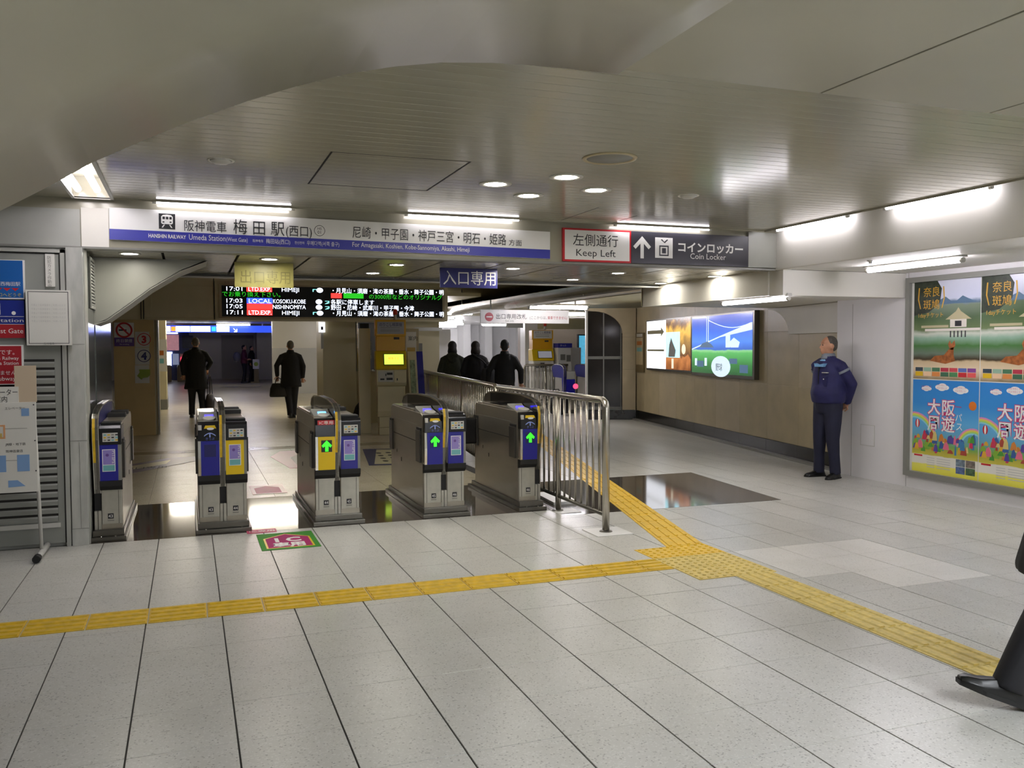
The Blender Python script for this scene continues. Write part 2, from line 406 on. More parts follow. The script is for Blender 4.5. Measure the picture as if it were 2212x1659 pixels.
# ---- right: side beam, soffit, white wall, cross beam
struct(B().box(5.62, 5.75, -9, 7.5, 2.29, 2.86).build('wall_beam', 'white_paint', None, .006))
struct(B().box(5.752, 7.5, -9, 7.398, 2.292, 2.4).build('ceiling_aisle', 'white_paint'))
ww = struct(B().box(7.24, 7.6, -9, 8.46, 0, 2.3).build('wall_right', 'white_wall'))
for y in (7.363, 8.2): B().box(7.2385, 7.2415, y, y + .004, 0, 2.0 if y > 8 else 2.29).build('wall_joint', 'grey_mid', ww)
fr = Fr((7.24, 0, 0), (0, -1, 0), (0, 0, 1))
fr.frame(-8.05, -7.83, .38, .62, .006, 0, .004, 'access_panel_joint', 'grey_light', ww)
fr.rect(-8.045, -7.835, .385, .615, 0, .003, 'access_panel', 'white_wall', ww)
struct(B().box(5.65, 7.24, 7.4, 7.62, 2.03, 2.29).build('wall_crossbeam', 'white_paint', None, .004))
pas = struct(B().box(5.65, 9.2, 7.62, 10.3, 2.05, 2.09).build('ceiling_passage', 'white_paint'))
B().box(5.63, 5.66, 7.62, 10.3, 2.04, 2.32).build('passage_fascia', 'white_paint', pas)
B().box(5.63, 9.3, 10.28, 10.32, 2.05, 2.46).build('passage_end', 'cream', pas)
pas2 = struct(B().box(5.75, 14, 10.32, 24, 2.42, 2.46).build('ceiling_passage_far', 'cream'))
gp = [(5.62 + .14 * (1 - math.cos(a)), 2.45 - .2 * math.sin(a)) for a in [k * math.pi / 2 / 8 for k in range(9)]]
gp = gp + [(x + .004, z + .008) for x, z in reversed(gp)]
for k in range(4): B().pry(gp, 10.34 + k * 2.4, 10.34 + k * 2.4 + 2.392).build('metal_gutter', 'steel', pas2)
B().box(5.76, 5.785, 10.34, 20, 2.245, 2.255).build('gutter_lip', 'cream', pas2)
B().box(5.775, 5.785, 10.34, 20, 2.245, 2.42).build('gutter_lip', 'cream', pas2)
for y in (10.6, 12.2): B().tube([(5.66, y, 2.86), (5.66, y, 2.3)], .008, 6).build('hanger_rod', 'steel_bright', pas2)
# ---- stone wall (slightly splayed), black skirting, lit niche
A0, A1 = Vector((7.36, 8.45, 0)), Vector((8.74, 16.2, 0))
L = (A1 - A0).length; sd = (A1 - A0).normalized()
SW = Fr(A1, -sd, (0, 0, 1))                       # u from the far corner towards the viewer
stone = struct(SW.rect(-.25, L, 0, 2.32, -.2, -.014, 'wall_stone', 'stone'))
us = [0, .45, 1.35, 2.25, 3.15, 4.05, 4.95, 5.85, 6.75, L]
for a, b_ in zip(us[:-1], us[1:]):
    for z0, z1 in ((.2, .98), (.98, 1.72), (1.72, 2.32)):
        SW.rect(a + .0015, b_ - .0015, z0 + .001, z1 - .001, -.012, 0, 'stone_panel', random.choice(['stone', 'stone', 'stone2']), stone, .002)
for a, b_ in zip(us[:-1], us[1:]): SW.rect(a + .001, b_ - .001, 0, .199, -.012, .012, 'skirting_slab', 'black_skirt', stone, .002)
SW.rect(0, L, 0, .03, .012, .1, 'floor_kerb', 'grey_mid', stone)
# white plate with a quarter-round cut, over the stone near the white wall
ua = L - 2.05; ub = L - 1.35
arc = [(ua + (ub - ua) * math.sin(t), 1.68 + .36 * math.cos(t)) for t in [k * math.pi / 2 / 10 for k in range(11)]]
SW.poly([(ua, 2.04)] + arc[1:] + [(L + .1, 1.68), (L + .1, 2.045)], .001, .03, 'arch_plate', 'white_paint', stone)
# ---- arch wall with dark glazed opening
AW = Fr((8.74, 16.25, 0), (.93, -.37, 0), (0, 0, 1))
aw = struct(AW.rect(-.28, 0, 0, 2.32, -.25, -.01, 'wall_arch', 'dark_gap'))
for z0, z1 in ((.2, 1.05), (1.05, 1.72), (1.72, 1.80)): AW.rect(-.28, -.002, z0 + .001, z1 - .001, -.01, 0, 'stone_panel', 'stone2', aw, .002)
AW.rect(-1.02, 0, 0, .2, -.01, .015, 'skirting_slab', 'black_skirt', aw)
arc = [(-.28 - .62 * (1 - math.cos(t)), 1.80 + .46 * math.sin(t)) for t in [k * math.pi / 2 / 12 for k in range(13)]]
AW.poly([(0, 1.80)] + [(0, 2.32), (-1.05, 2.32), (-1.05, 2.27)] + list(reversed(arc)), -.25, .0, 'arch_spandrel', 'stone2', aw)
gw = struct(AW.rect(-1.0, -.27, .2, 2.3, -.16, -.14, 'window_1', M('dark_glass', '#2a2522', .1, noise=.2, nscale=3), None))
for u in (-1.0, -.66, -.3): AW.rect(u - .012, u + .012, .2, 2.3, -.14, -.11, 'glazing_bar', 'grey_mid', gw)
for v in (.2, 1.26): AW.rect(-1.0, -.28, v, v + .06, -.14, -.105, 'glazing_bar', 'grey_mid', gw)
AW.rect(-1.04, -1.0, 0, 2.3, -.25, .02, 'jamb', 'grey_light', gw)

# ---- inner hall: columns, header beam, far walls
hd = struct(B().box(-1.3, 4.76, 16.52, 16.95, 2.02, 2.84).build('wall_header', 'cream'))
B().box(-.7, .42, 16.5, 16.52, 2.06, 2.62).build('header_cover', 'cream', hd, .006)
FH = Fr((0, 16.5, 0), (1, 0, 0), (0, 0, 1))
FH.frame(-.6, .36, 2.14, 2.56, .012, .0, .008, 'cover_rim', 'cream', hd)
B().box(.46, 4.75, 16.49, 16.52, 2.03, 2.72).build('header_cover', 'cream', hd, .006)
for x in (-.76, -.72, .44): B().box(x, x + .012, 16.505, 16.522, 2.03, 2.8).build('header_joint', 'dark_gap', hd)
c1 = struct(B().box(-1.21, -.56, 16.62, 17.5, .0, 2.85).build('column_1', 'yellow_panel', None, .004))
B().box(-.56, -.5, 16.7, 17.5, 0, 2.85).build('column_trim', 'cream', c1)
B().box(-.52, -.49, 16.66, 16.7, 0, 2.02).build('corner_strip', 'steel', c1)
c2 = struct(B().box(-1.2, -.52, 23.5, 24.5, 0, 2.6).build('column_2', 'cream', None, .004))
B().box(-1.2, -.51, 23.48, 24.52, 0, .25).build('column_base', 'grey_mid', c2)
c3 = struct(B().box(2.46, 3.1, 17.3, 18.2, 0, 2.85).build('column_3', 'cream', None, .004))
B().box(3.1, 3.75, 17.55, 18.2, 0, 2.85).build('column_wing', 'cream', c3)
struct(B().box(3.75, 4.72, 17.0, 17.4, 0, 2.84).build('column_4', 'cream', None, .004))
wf = struct(B().box(2.62, 5.6, 30, 30.3, 0, 2.55).build('wall_far', M('hall_white', '#d9d5c8', .2)))
B().box(2.6, 5.6, 29.98, 30.0, 0, 1.52).build('wainscot', 'grey_light', wf)
wb = struct(B().box(-4, 8, 46, 46.3, 0, 2.6).build('wall_back', M('back_white', '#c3bfba', .35)))
FB = Fr((0, 46, 0), (1, 0, 0), (0, 0, 1))
pa, pb2 = onY(478, 724, 45.9), onY(549, 812, 45.9)
FB.rect(pa.x, pb2.x, 0.02, pa.z, 0, .06, 'shutter_panel', M('shutter', '#8f8984', .4), wb)
pa, pb2 = onY(554, 700, 44), onY(590, 812, 44)
struct(B().box(pa.x, pb2.x, 44, 45, 0, 2.6).build('column_5', 'hall_white', None, .01))
# white corridor beyond the exit gates
wc = struct(B().box(5.62, 13.9, 34, 34.3, 0, 2.7).build('wall_corridor', M('corridor_white', '#efeeee', .3)))
for x in (10.2, 11.1, 12.4): B().box(x, x + .3, 33.2, 34, 0, 2.7).build('wall_pier', 'corridor_white', wc)
struct(B().box(5.62, 14, 24.0, 34.3, 2.42, 2.5).build('ceiling_corridor', 'corridor_white'))
wq = struct(B().box(9.9, 14, 26, 26.3, 0, 2.45).build('wall_brown', M('brown_wall', '#8d8177', .5)))
struct(B().box(9.26, 9.66, 24.0, 24.4, 0, 2.36).build('column_6', 'corridor_white', None, .01))
B().box(9.66, 14, 24, 24.1, 2.05, 2.36).build('drop_beam', 'cream', wq)
# ================================================================== LAMPS
def tube_lamp(p, q, r, label, mat='tube', house=True, up=(0, 0, 1), group=None, name='fluorescent_lamp', hang=None):
    p, q = Vector(p), Vector(q); t = thing(name, label, 'lamp', p, group=group)
    B().tube([p, q], r, 8).build('lamp_tube_offscreen' if name.endswith('_offscreen') else 'lamp_tube', mat, t)
    d = (q - p).normalized()
    if hang:
        for f_ in (.2, .8): m_ = p.lerp(q, f_); B().box(m_.x - .012, m_.x + .012, m_.y - .012, m_.y + .012, m_.z + r, hang).build('lamp_stem', 'grey_light', t)
    for a, s in ((p, -1), (q, 1)): B().tube([a, a + d * (.03 * s)], r * 1.05, 10).build('end_cap', 'grey_light', t)
    if house:
        u = Vector(up) * (r + .004); side = d.cross(Vector(up)).normalized() * (r * 1.6); h = Vector(up) * .03
        a, b = p - d * .04 + u, q + d * .04 + u
        B().add([a - side, a + side, b + side, b - side, a - side * .7 + h, a + side * .7 + h, b + side * .7 + h, b - side * .7 + h],
                [(0, 1, 2, 3), (7, 6, 5, 4), (0, 4, 5, 1), (1, 5, 6, 2), (2, 6, 7, 3), (3, 7, 4, 0)]).build('lamp_housing', 'grey_light', t)
    return t
G = 'slim lamps in the slot above the station signs'
for (a, b), nm in zip((((338, 441), (628, 459)), ((880, 473), (1118, 487)), ((1330, 497), (1528, 507))),
                      ('over the train icon of the station sign', 'over the destination list of the station sign', 'over the keep left and coin locker signs')):
    P0, P1 = onY(*a, 7.44), onY(*b, 7.44)
    tube_lamp((P0.x, 7.415, 2.655), (P1.x, 7.415, 2.655), .01, 'slim lit tube lamp ' + nm, 'tube_slot', False, group=G)
G = 'tube lamps in the ceiling slot beside the white beam'
for a, b, nm in (((1675, 497), (1840, 468), 'nearer the coin locker sign'), ((1918, 450), (2160, 407), 'farther from the coin locker sign')):
    P0, P1 = onz(*a, 2.672), onz(*b, 2.672)
    tube_lamp((5.53, P0.y, 2.672), (5.53, P1.y, 2.672), .014, 'slim lit tube lamp in side ceiling slot, ' + nm, 'tube_side', False, group=G)
tube_lamp((5.53, 4.4, 2.672), (5.53, 3.3, 2.672), .016, 'slim lit tube lamp in side ceiling slot above the posters', 'tube_side', False, group=G, name='slot_lamp_offscreen')
tube_lamp((6.24, 6.86, 2.25), (6.24, 5.77, 2.25), .022, 'bare fluorescent tube on the white aisle soffit above the posters', 'tube')
tube_lamp((6.24, 4.9, 2.25), (6.24, 3.8, 2.25), .022, 'bare fluorescent tube on the aisle soffit above the next poster bay', 'tube', name='aisle_lamp_offscreen')
L1, L2 = onz(1567, 659, 2.0), onz(1703, 648, 2.0)
tube_lamp((5.72, 7.42, 2.0), (5.72, 8.55, 2.0), .02, 'bare fluorescent tube below the passage fascia with an orange tag', 'tube_side')
tag(B().box(5.68, 5.76, 7.44, 7.5, 2.055, 2.09).build('lamp_tag', M('orange', '#b5651d', .5)), 'small orange tag on end of the fluorescent tube below the crossbeam', 'tag')
tube_lamp((5.8, 14.8, 2.24), (6.93, 14.8, 2.24), .032, 'bare fluorescent tube across the passage above the exit only sign', 'tube', hang=2.415)
tube_lamp((6.9, 17.2, 2.22), (8.0, 17.2, 2.22), .03, 'bare fluorescent tube across the passage beside the dark arched window', 'tube', hang=2.415)
for k, (x, y) in enumerate(((5.0, 19.5), (6.6, 25.5), (7.4, 28), (9.6, 29), (8.2, 31.5))):
    tube_lamp((x, y, 2.3), (x + 1.2, y, 2.3), .03, ('first', 'second', 'third', 'fourth', 'fifth', 'sixth')[k] + ' fluorescent tube along the white corridor beyond the exit only sign', 'tube_corridor', group='tubes in the white corridor', hang=2.425 if y > 20 else 2.87)
tube_lamp((10.4, 25.0, 2.25), (12.2, 25.0, 2.25), .02, 'bare fluorescent tube in front of the brown wall behind the exit gates', 'tube_soft', hang=2.425)
# recessed troffer with two tubes at the left
t = thing('recessed_light', 'recessed ceiling light with two fluorescent tubes beside the curved soffit', 'lamp', (-.66, 5.8, 2.668))
b = B(); b.box(-.8, -.79, 3.6, 7.42, 2.66, 2.83).box(-.53, -.515, 3.6, 7.42, 2.66, 2.83).box(-.8, -.515, 7.4, 7.42, 2.66, 2.83).box(-.8, -.515, 3.6, 7.42, 2.815, 2.83).box(-.8, -.515, 3.3, 3.6, 2.668, 2.69)
b.build('light_trough', 'ceil_metal', t)
b = B(); b.box(-.805, -.785, 3.6, 7.43, 2.655, 2.668).box(-.535, -.512, 3.6, 7.43, 2.655, 2.668).box(-.8, -.515, 7.4, 7.43, 2.655, 2.668); b.build('trim_ring', 'grey_light', t)
for x in (-.745, -.615):
    B().tube([(x, 5.5, 2.7), (x, 7.25, 2.7)], .024, 12).build('lamp_tube', 'tube_side', t)
# recessed downlights
def downlight(x, y, z, ro, ri, label, group, em='lamp'):
    t = thing('downlight', label, 'lamp', (x, y, z), group=group)
    B().lathe([(ri, .0), (ri + .004, -.004), (ro, -.005), (ro + .002, 0), (ro, .003), (ri, .003)], (x, y, z), 28).build('downlight_rim', 'grey_light', t)
    B().lathe([(ri, -.002), (ri * .5, -.003), (.001, -.003)], (x, y, z), 24).build('downlight_lens', em, t)
    return t
for p, lb in (((1070, 398), 'nearest the ceiling hatch'), ((1223, 383), 'nearest the ceiling speaker'), ((1142, 423), 'nearest the station sign'), ((1287, 411), 'nearest the white detector')):
    q = onz(*p, 2.666); downlight(q.x, q.y, 2.667, .115, .075, 'round recessed downlight of the cluster of four, ' + lb, 'cluster of four downlights')
for p, lb in (((280, 548), 'above the grey bracket'), ((582, 560), 'above the faded olive sign'), ((857, 572), 'above the departure board'), ((1108, 580), 'beside the navy entrance sign'), ((1335, 590), 'below the keep left sign'), ((1543, 597), 'below the coin locker sign'), ((805, 590), 'at the far edge above the departure board'), ((1237, 604), 'at the far edge beside the hanger rods'), ((1427, 612), 'at the far edge beside the passage fascia')):
    q = onz(*p, 2.3); downlight(q.x, min(q.y, 9.7), 2.3, .085, .062, 'small round downlight in the low ceiling ' + lb, 'downlights over the ticket gates', 'lamp_low')
q = onz(1317, 342, 2.667)
t = thing('ceiling_speaker', 'large round grey ceiling speaker beside the four downlights', 'speaker', (q.x, q.y, 2.667))
B().lathe([(.14, 0), (.145, -.008), (.165, -.008), (.17, 0)], (q.x, q.y, 2.668), 32).build('speaker_rim', 'cream_dark', t)
B().lathe([(.001, -.004), (.14, -.004), (.142, 0), (.001, .0)], (q.x, q.y, 2.668), 32).build('speaker_grille', 'grey_mid', t)
for p, lb in (((477, 347), 'small white round ceiling cover between the recessed light and the hatch'), ((1487, 423), 'small white round detector on ceiling above the coin locker sign')):
    q = onz(*p, 2.667); t = thing('ceiling_detector', lb, 'detector', (q.x, q.y, 2.667))
    B().lathe([(.001, -.02), (.04, -.02), (.06, -.008), (.065, 0), (.001, 0)], (q.x, q.y, 2.668), 24).build('detector_body', 'grey_light', t)
    B().lathe([(.066, 0), (.08, -.004), (.082, 0)], (q.x, q.y, 2.668), 24).build('detector_rim', 'white_paint', t)
q = onz(1880, 563, 2.288); t = thing('ceiling_detector', 'tiny silver sprinkler head on the aisle soffit beside a tube', 'sprinkler', (q.x, q.y, 2.288))
B().lathe([(.001, -.03), (.012, -.03), (.014, -.01), (.03, -.006), (.032, 0), (.001, 0)], (q.x, q.y, 2.289), 16).build('sprinkler_head', 'steel_bright', t)
# unseen ceiling fixtures added behind the viewer to light the front
for x in (-.1, 2.2, 4.2):
    for y in (-.4, -2.8):
        if x < 0: zc = 2.2
        t = thing('ceiling_light_added_offscreen', 'long unseen ceiling light added to the metal soffit, ' + ('nearer' if x < 3 else 'farther from') + ' the curved panel, ' + ('front' if y > -1 else 'rear') + ' pair', 'lamp', (x, y, 2.655), group='lights added behind the viewer')
        z = 2.655 if x > 1 else 2.30
        if x < 1: continue
        b = B(); b.box(x, x + .02, y - .6, y + .6, z - .012, z).box(x + .28, x + .3, y - .6, y + .6, z - .012, z).box(x, x + .3, y - .62, y - .6, z - .012, z).box(x, x + .3, y + .6, y + .62, z - .012, z); b.build('light_frame', 'grey_light', t)
        B().box(x + .02, x + .28, y - .6, y + .6, z - .006, z - .001).build('added_diffuser_offscreen', 'troffer', t)
for o in [o for o in COL.objects if o.name.startswith('ceiling_light') and not o.children]: bpy.data.objects.remove(o)

# ================================================================== SIGNS
F7 = Fr((0, 7.5, 0), (1, 0, 0), (0, 0, 1))
t = thing('station_sign', 'long white station sign with blue lower band and train icon', 'sign', (1.29, 7.5, 2.33))
SG = Fr((0, 7.5, 2.355), (1, 0, -.0095), (.0095, 0, 1))
SG.rect(-.555, 3.13, 0, .248, .001, .03, 'sign_board', 'white', t, .002)
SG.rect(-.555, 3.13, .001, .083, .03, .031, 'blue_band', 'sign_blue', t)
SG.rect(-.2, -.08, .102, .222, .03, .032, 'train_icon', 'ink', t)
ox, oz = -.055, 2.352
SG.poly([(p + ox, q - oz) for p, q in [(-.12, 2.492), (-.05, 2.492), (-.042, 2.5), (-.042, 2.55), (-.055, 2.563), (-.085, 2.567), (-.115, 2.563), (-.128, 2.55), (-.128, 2.5)]], .032, .033, 'train_front', 'white', t)
for u in (-.118, -.093, -.068): SG.rect(u + ox, u + .018 + ox, 2.53 - oz, 2.55 - oz, .033, .0335, 'train_window', 'ink', t)
for u in (-.118, -.066): SG.rect(u + ox, u + .014 + ox, 2.503 - oz, 2.513 - oz, .033, .0335, 'train_light', 'ink', t)
for q in ([(-.125, 2.464), (-.115, 2.464), (-.1, 2.488), (-.11, 2.488)], [(-.055, 2.464), (-.045, 2.464), (-.06, 2.488), (-.07, 2.488)]): SG.poly([(p + ox, r_ - oz) for p, r_ in q], .032, .033, 'train_rail', 'white', t)
def ts(body, x0, x1, yb, size, mat='ink', w=.0325, fr=F7, par=None, Y=7.47, bold=0):
    a, b = onY(x0, yb, Y), onY(x1, yb, Y)
    return fr.text(body, a.x, a.z, size, mat, par, w, width=b.x - a.x, bold=bold)
def tg(body, x0, x1, v, size, mat='ink', bold=0):
    a, b = onY(x0, 500, 7.468), onY(x1, 500, 7.468)
    return SG.text(body, a.x, v, size, mat, t, .0325, width=b.x - a.x, bold=bold)
tg('阪神電車', 396, 487, .102, .096)
tg('梅 田 駅', 503, 613, .1, .128)
tg('(西口)', 616, 672, .1, .1)
q = onY(690, 498, 7.468); qv = .15
SG.disc(q.x, qv, .045, .031, .0318, 'station_number', 'ink', t); SG.disc(q.x, qv, .041, .0318, .0323, 'station_number', 'white', t)
SG.text('HS', q.x, qv + .006, .03, 'ink', t, .0327, 'CENTER'); SG.text('01', q.x, qv - .026, .036, 'ink', t, .0327, 'CENTER')
tg('尼崎・甲子園・神戸三宮・明石・姫路', 760, 1092, .112, .108); tg('方面', 1098, 1126, .108, .06)
tg('HANSHIN RAILWAY', 320, 401, .03, .042, 'white', .0008); tg('Umeda Station', 407, 486, .027, .062, 'white'); tg('(West Gate)', 488, 534, .028, .046, 'white')
tg('阪神电车', 545, 568, .032, .026, 'white'); tg('梅田站(西口)', 574, 626, .027, .044, 'white'); tg('한신전차', 636, 657, .032, .026, 'white'); tg('우메다역(서쪽 출구)', 662, 732, .027, .042, 'white')
tg('For Amagasaki, Koshien, Kobe-Sannomiya, Akashi, Himeji', 760, 1013, .03, .056, 'white')
t = thing('keep_left_sign', 'white keep left sign with red border above the barrier', 'sign', (3.6, 7.5, 2.31))
F7.rect(3.26, 3.965, 2.31, 2.617, 0, .03, 'sign_board', 'red', t, .002); F7.rect(3.278, 3.947, 2.328, 2.6, .03, .032, 'sign_face', 'white', t)
ts('左側通行', 1237, 1334, 528, .12, par=t, w=.033); ts('Keep Left', 1243, 1328, 552.5, .092, par=t, w=.033)
t = thing('coin_locker_sign', 'dark coin locker sign with white arrow and locker icon', 'sign', (4.6, 7.5, 2.31))
F7.rect(3.967, 5.282, 2.31, 2.615, 0, .03, 'sign_board', M('charcoal', '#34333d', .35), t, .002)
cx = onY(1387, 535, 7.47)
u, v = cx.x, 2.465
F7.poly([(u - .018, 2.36), (u + .018, 2.36), (u + .018, 2.5), (u + .07, 2.448), (u + .095, 2.472), (u, 2.57), (u - .095, 2.472), (u - .07, 2.448), (u - .018, 2.5)], .03, .032, 'up_arrow', 'white', t)
a = onY(1415, 520, 7.47).x; b_ = onY(1453, 520, 7.47).x
F7.rect(a, b_, 2.37, 2.565, .03, .032, 'locker_icon', 'white', t, .004); F7.frame(a + .045, b_ - .045, 2.39, 2.49, .012, .032, .033, 'locker_outline', 'charcoal', t)
F7.rect(a + .075, b_ - .075, 2.415, 2.465, .032, .033, 'locker_door', 'charcoal', t); F7.poly([(a + .06, 2.545), (a + .075, 2.55), (a + .1, 2.525), (a + .13, 2.55), (a + .142, 2.545), (a + .105, 2.512)], .032, .033, 'locker_key', 'charcoal', t)
ts('コインロッカー', 1462, 1602, 542, .105, 'white', par=t, w=.0325, bold=.003); ts('Coin Locker', 1490, 1567, 559, .078, 'white', par=t, w=.0325)
# hanging signs under the low ceiling
F84 = Fr((0, 8.4, 0), (1, 0, 0), (0, 0, 1))
def pr(x0, x1, y0, y1, Y): a, b = onY(x0, y1, Y), onY(x1, y0, Y); return a.x, b.x, a.z, b.z
x0, x1, z0, z1 = pr(950, 1073, 581, 621, 8.4)
t = thing('entrance_sign', 'navy hanging sign with pale kanji for entrance only', 'sign', (x0, 8.4, z0))
F84.rect(x0, x1, z0, z1 - .004, 0, .02, 'sign_board', 'navy', t); F84.rect(x0, x1, z1 - .004, 2.301, .002, .018, 'sign_bracket', 'grey_light', t)
F84.text('入口専用', x0 + .025, z0 + .04, .155, 'grey_light', t, .0215, width=x1 - x0 - .05)
x0, x1, z0, z1 = pr(507, 633, 577, 620, 8.4)
t = thing('faded_sign', 'faded olive hanging sign overlapping the departure board', 'sign', (x0, 8.4, z0))
F84.rect(x0, x1, z0, z1, 0, .02, 'sign_board', M('olive', '#9c9553', .4, noise=.15), t); F84.rect(x0, x1, z1, 2.301, .006, .014, 'sign_bracket', 'olive', t)
F84.text('出口専用', x0 + .04, z0 + .045, .13, M('olive_dark', '#7d7742', .4), t, .0215, width=x1 - x0 - .08)
# departure board
t = thing('departure_board', 'black LED departure board on the cream header', 'sign', (2.6, 16.5, 2.07))
FL = Fr((0, 16.485, 0), (1, 0, 0), (0, 0, 1))
FL.rect(.53, 4.68, 2.055, 2.665, 0, .03, 'board_bezel', 'cream_dark', t, .004)
bx0, bx1, bz0, bz1 = .575, 4.635, 2.085, 2.635
FL.rect(bx0, bx1, bz0, bz1, .03, .034, 'board_screen', M('led_black', '#0d0d10', .25), t)
WL = M('led_white', '#dfe8ff', .4, emit=1.5); GL = M('led_green', '#1e9a1a', .4, emit=.9); RL = M('led_red', '#ff2e2a', .4, emit=1.4); BL = M('led_blue', '#2a45ff', .4, emit=1.6); CL = M('led_cyan', '#7fe8e0', .4, emit=1.2)
PX = 4.06 / 477.0
def led(body, x0, x1, row, mat, h=.105, w=.0365):
    zb = (2.545, 2.447, 2.333, 2.232, 2.125)[row] - (x0 - 478) * .00002
    return FL.text(body, bx0 + (x0 - 478) * PX, zb, h, mat, t, w, width=(x1 - x0) * PX)
for row, tm in ((0, '17:01'), (2, '17:03'), (3, '17:05'), (4, '17:11')): led(tm, 484, 516, row, WL)
for row, tx, bg in ((0, 'LTD.EXP.', RL), (2, 'LOCAL', BL), (3, '', RL), (4, 'LTD.EXP.', RL)):
    zb = (2.545, 0, 2.333, 2.232, 2.125)[row]
    FL.rect(bx0 + 50 * PX, bx0 + 102 * PX, zb - .012, zb + .088, .034, .0355, 'train_type', bg, t)
    if tx: led(tx, 531, 577, row, WL, w=.037)
led('HIMEJI', 599, 635, 0, WL); led('KOSOKU-KOBE', 581, 649, 2, WL); led('NISHINOMIYA', 580, 649, 3, WL); led('HIMEJI', 599, 635, 4, WL)
for row, m_ in ((0, 'a'), (2, 'b'), (3, 'b'), (4, 'a')):
    zb = (2.545, 0, 2.333, 2.232, 2.125)[row] + .035
    cx_ = bx0 + (202 if m_ == 'a' else 200) * PX
    FL.disc(cx_, zb, .06, .034, .0355, 'platform_dot', WL, t, 14, .045)
    led('↖' if m_ == 'a' else '↗', 662 if m_ == 'a' else 687, 675 if m_ == 'a' else 698, row, CL)
led('・月見山・須磨・滝の茶屋・垂水・舞子公園・明', 703, 953, 0, WL); led('でお乗り換え下さい。', 478, 596, 1, GL)
FL.rect(bx0 + 226 * PX, bx0 + 249 * PX, 2.44, 2.53, .034, .0355, 'message_block', RL, t); FL.rect(bx0 + 253 * PX, bx0 + 297 * PX, 2.44, 2.535, .034, .0355, 'message_block', GL, t)
led('の3000形などのオリジナルグ', 786, 953, 1, GL); led('各駅に停車します', 703, 798, 2, WL); led('野田・尼崎・武庫川・甲子園・今津', 703, 888, 3, WL); led('・月見山・須磨・滝の茶屋・垂水・舞子公園・明', 703, 953, 4, WL)
for x, s in ((483, '発車時刻'), (668, 'のりば'), (705, '停車駅')): FL.text(s, bx0 + (x - 478) * PX, 2.672, .05, 'cream_dark', t, .032)
# exit-only sign
F16 = Fr((0, 16, 0), (1, 0, 0), (0, 0, 1)); x0, x1, z0, z1 = pr(1037, 1227, 671, 698, 16)
t = thing('exit_only_sign', 'white hanging exit only sign with red no entry disc', 'sign', (x0, 16, z0))
F16.rect(x0, x1, z0, z1, 0, .04, 'sign_board', 'white', t)
for u in (x0 + .2, x1 - .2): F16.rect(u, u + .02, z1, 2.421, .01, .03, 'sign_hanger', 'grey_light', t)
F16.disc(x0 + .17, z0 + .12, .085, .04, .043, 'no_entry_disc', M('dull_red', '#b53b46', .4), t); F16.rect(x0 + .11, x0 + .23, z0 + .108, z0 + .132, .043, .045, 'no_entry_bar', 'white', t)
F16.text('出口専用改札', x0 + .3, z0 + .09, .11, 'ink', t, .043, width=.63); F16.text('(ここからは、', x0 + 1.0, z0 + .085, .07, 'grey_mid', t, .043, width=.36); F16.text('乗車できません)', x0 + 1.38, z0 + .085, .07, 'dull_red', t, .043, width=.42)
F16.text('Exit only', x0 + .5, z0 + .03, .05, 'grey_mid', t, .043)
x0, x1, z0, z1 = pr(1096, 1130, 698, 708, 20)
t = B().box(x0, x1, 20, 20.1, z0, 2.421).build('hanging_box', 'grey_mid'); tag(t, 'grey hanging display box behind the exit only sign', 'display')
# column notices
FC = Fr((0, 16.62, 0), (1, 0, 0), (0, 0, 1))
def pc(x0, x1, y0, y1): return pr(x0, x1, y0, y1, 16.6)
x0, x1, z0, z1 = pc(247, 289, 697, 748)
t = thing('no_smoking_sign', 'white no smoking sign with purple caption on the yellow column', 'sign', (x0, 16.6, z0))
FC.rect(x0, x1, z0, z1, 0, .01, 'sign_board', 'white', t, .002); FC.rect(x0, x1, z0, z0 + .15, .01, .012, 'caption_band', 'purple', t)
uc, vc = (x0 + x1) / 2, (z0 + .15 + z1) / 2
FC.disc(uc, vc, .135, .01, .013, 'prohibition_ring', 'red', t, 28); FC.disc(uc, vc, .105, .013, .014, 'ring_face', 'white', t, 28)
FC.rect(uc - .085, uc + .04, vc - .012, vc + .012, .014, .015, 'cigarette', 'ink', t); FC.poly([(uc - .1, vc + .08), (uc - .08, vc + .1), (uc + .1, vc - .08), (uc + .08, vc - .1)], .015, .016, 'prohibition_bar', 'red', t)
FC.text('終日禁煙', uc, z0 + .07, .065, 'white', t, .013, 'CENTER'); FC.text('No smoking', uc, z0 + .025, .03, 'white', t, .013, 'CENTER')
for y0, y1, s, m_, lb in ((716, 750, '3', 'red', 'white square notice with a red circled three on the column'), (750, 788, '4', 'navy', 'white square notice with a navy circled four on the column')):
    x0, x1, z0, z1 = pc(292, 322, y0, y1); t = thing('platform_notice', lb, 'notice', (x0, 16.6, z0))
    FC.rect(x0, x1, z0, z1 - .006, 0, .006, 'notice_sheet', 'paper', t); uc, vc = (x0 + x1) / 2 + .03, (z0 + z1) / 2
    FC.disc(uc, vc, .108, .006, .008, 'number_ring', m_, t, 28); FC.disc(uc, vc, .096, .008, .009, 'ring_face', 'paper', t, 28); FC.text(s, uc, vc - .06, .17, m_, t, .01, 'CENTER', bold=.008)
x0, x1, z0, z1 = pc(292, 322, 788, 828); t = thing('arrow_notice', 'white notice with a green arrow below the circled four', 'notice', (x0, 16.6, z0))
FC.rect(x0, x1, z0, z1 - .006, 0, .006, 'notice_sheet', 'paper', t); uc, vc = (x0 + x1) / 2 + .03, (z0 + z1) / 2
FC.poly([(uc - .11, vc - .03), (uc - .04, vc - .1), (uc - .02, vc - .07), (uc + .06, vc - .06), (uc + .1, vc - .02), (uc + .1, vc + .08), (uc - .08, vc + .08), (uc - .07, vc + .03)], .006, .01, 'green_arrow', M('arrow_green', '#8fa62e', .4), t)
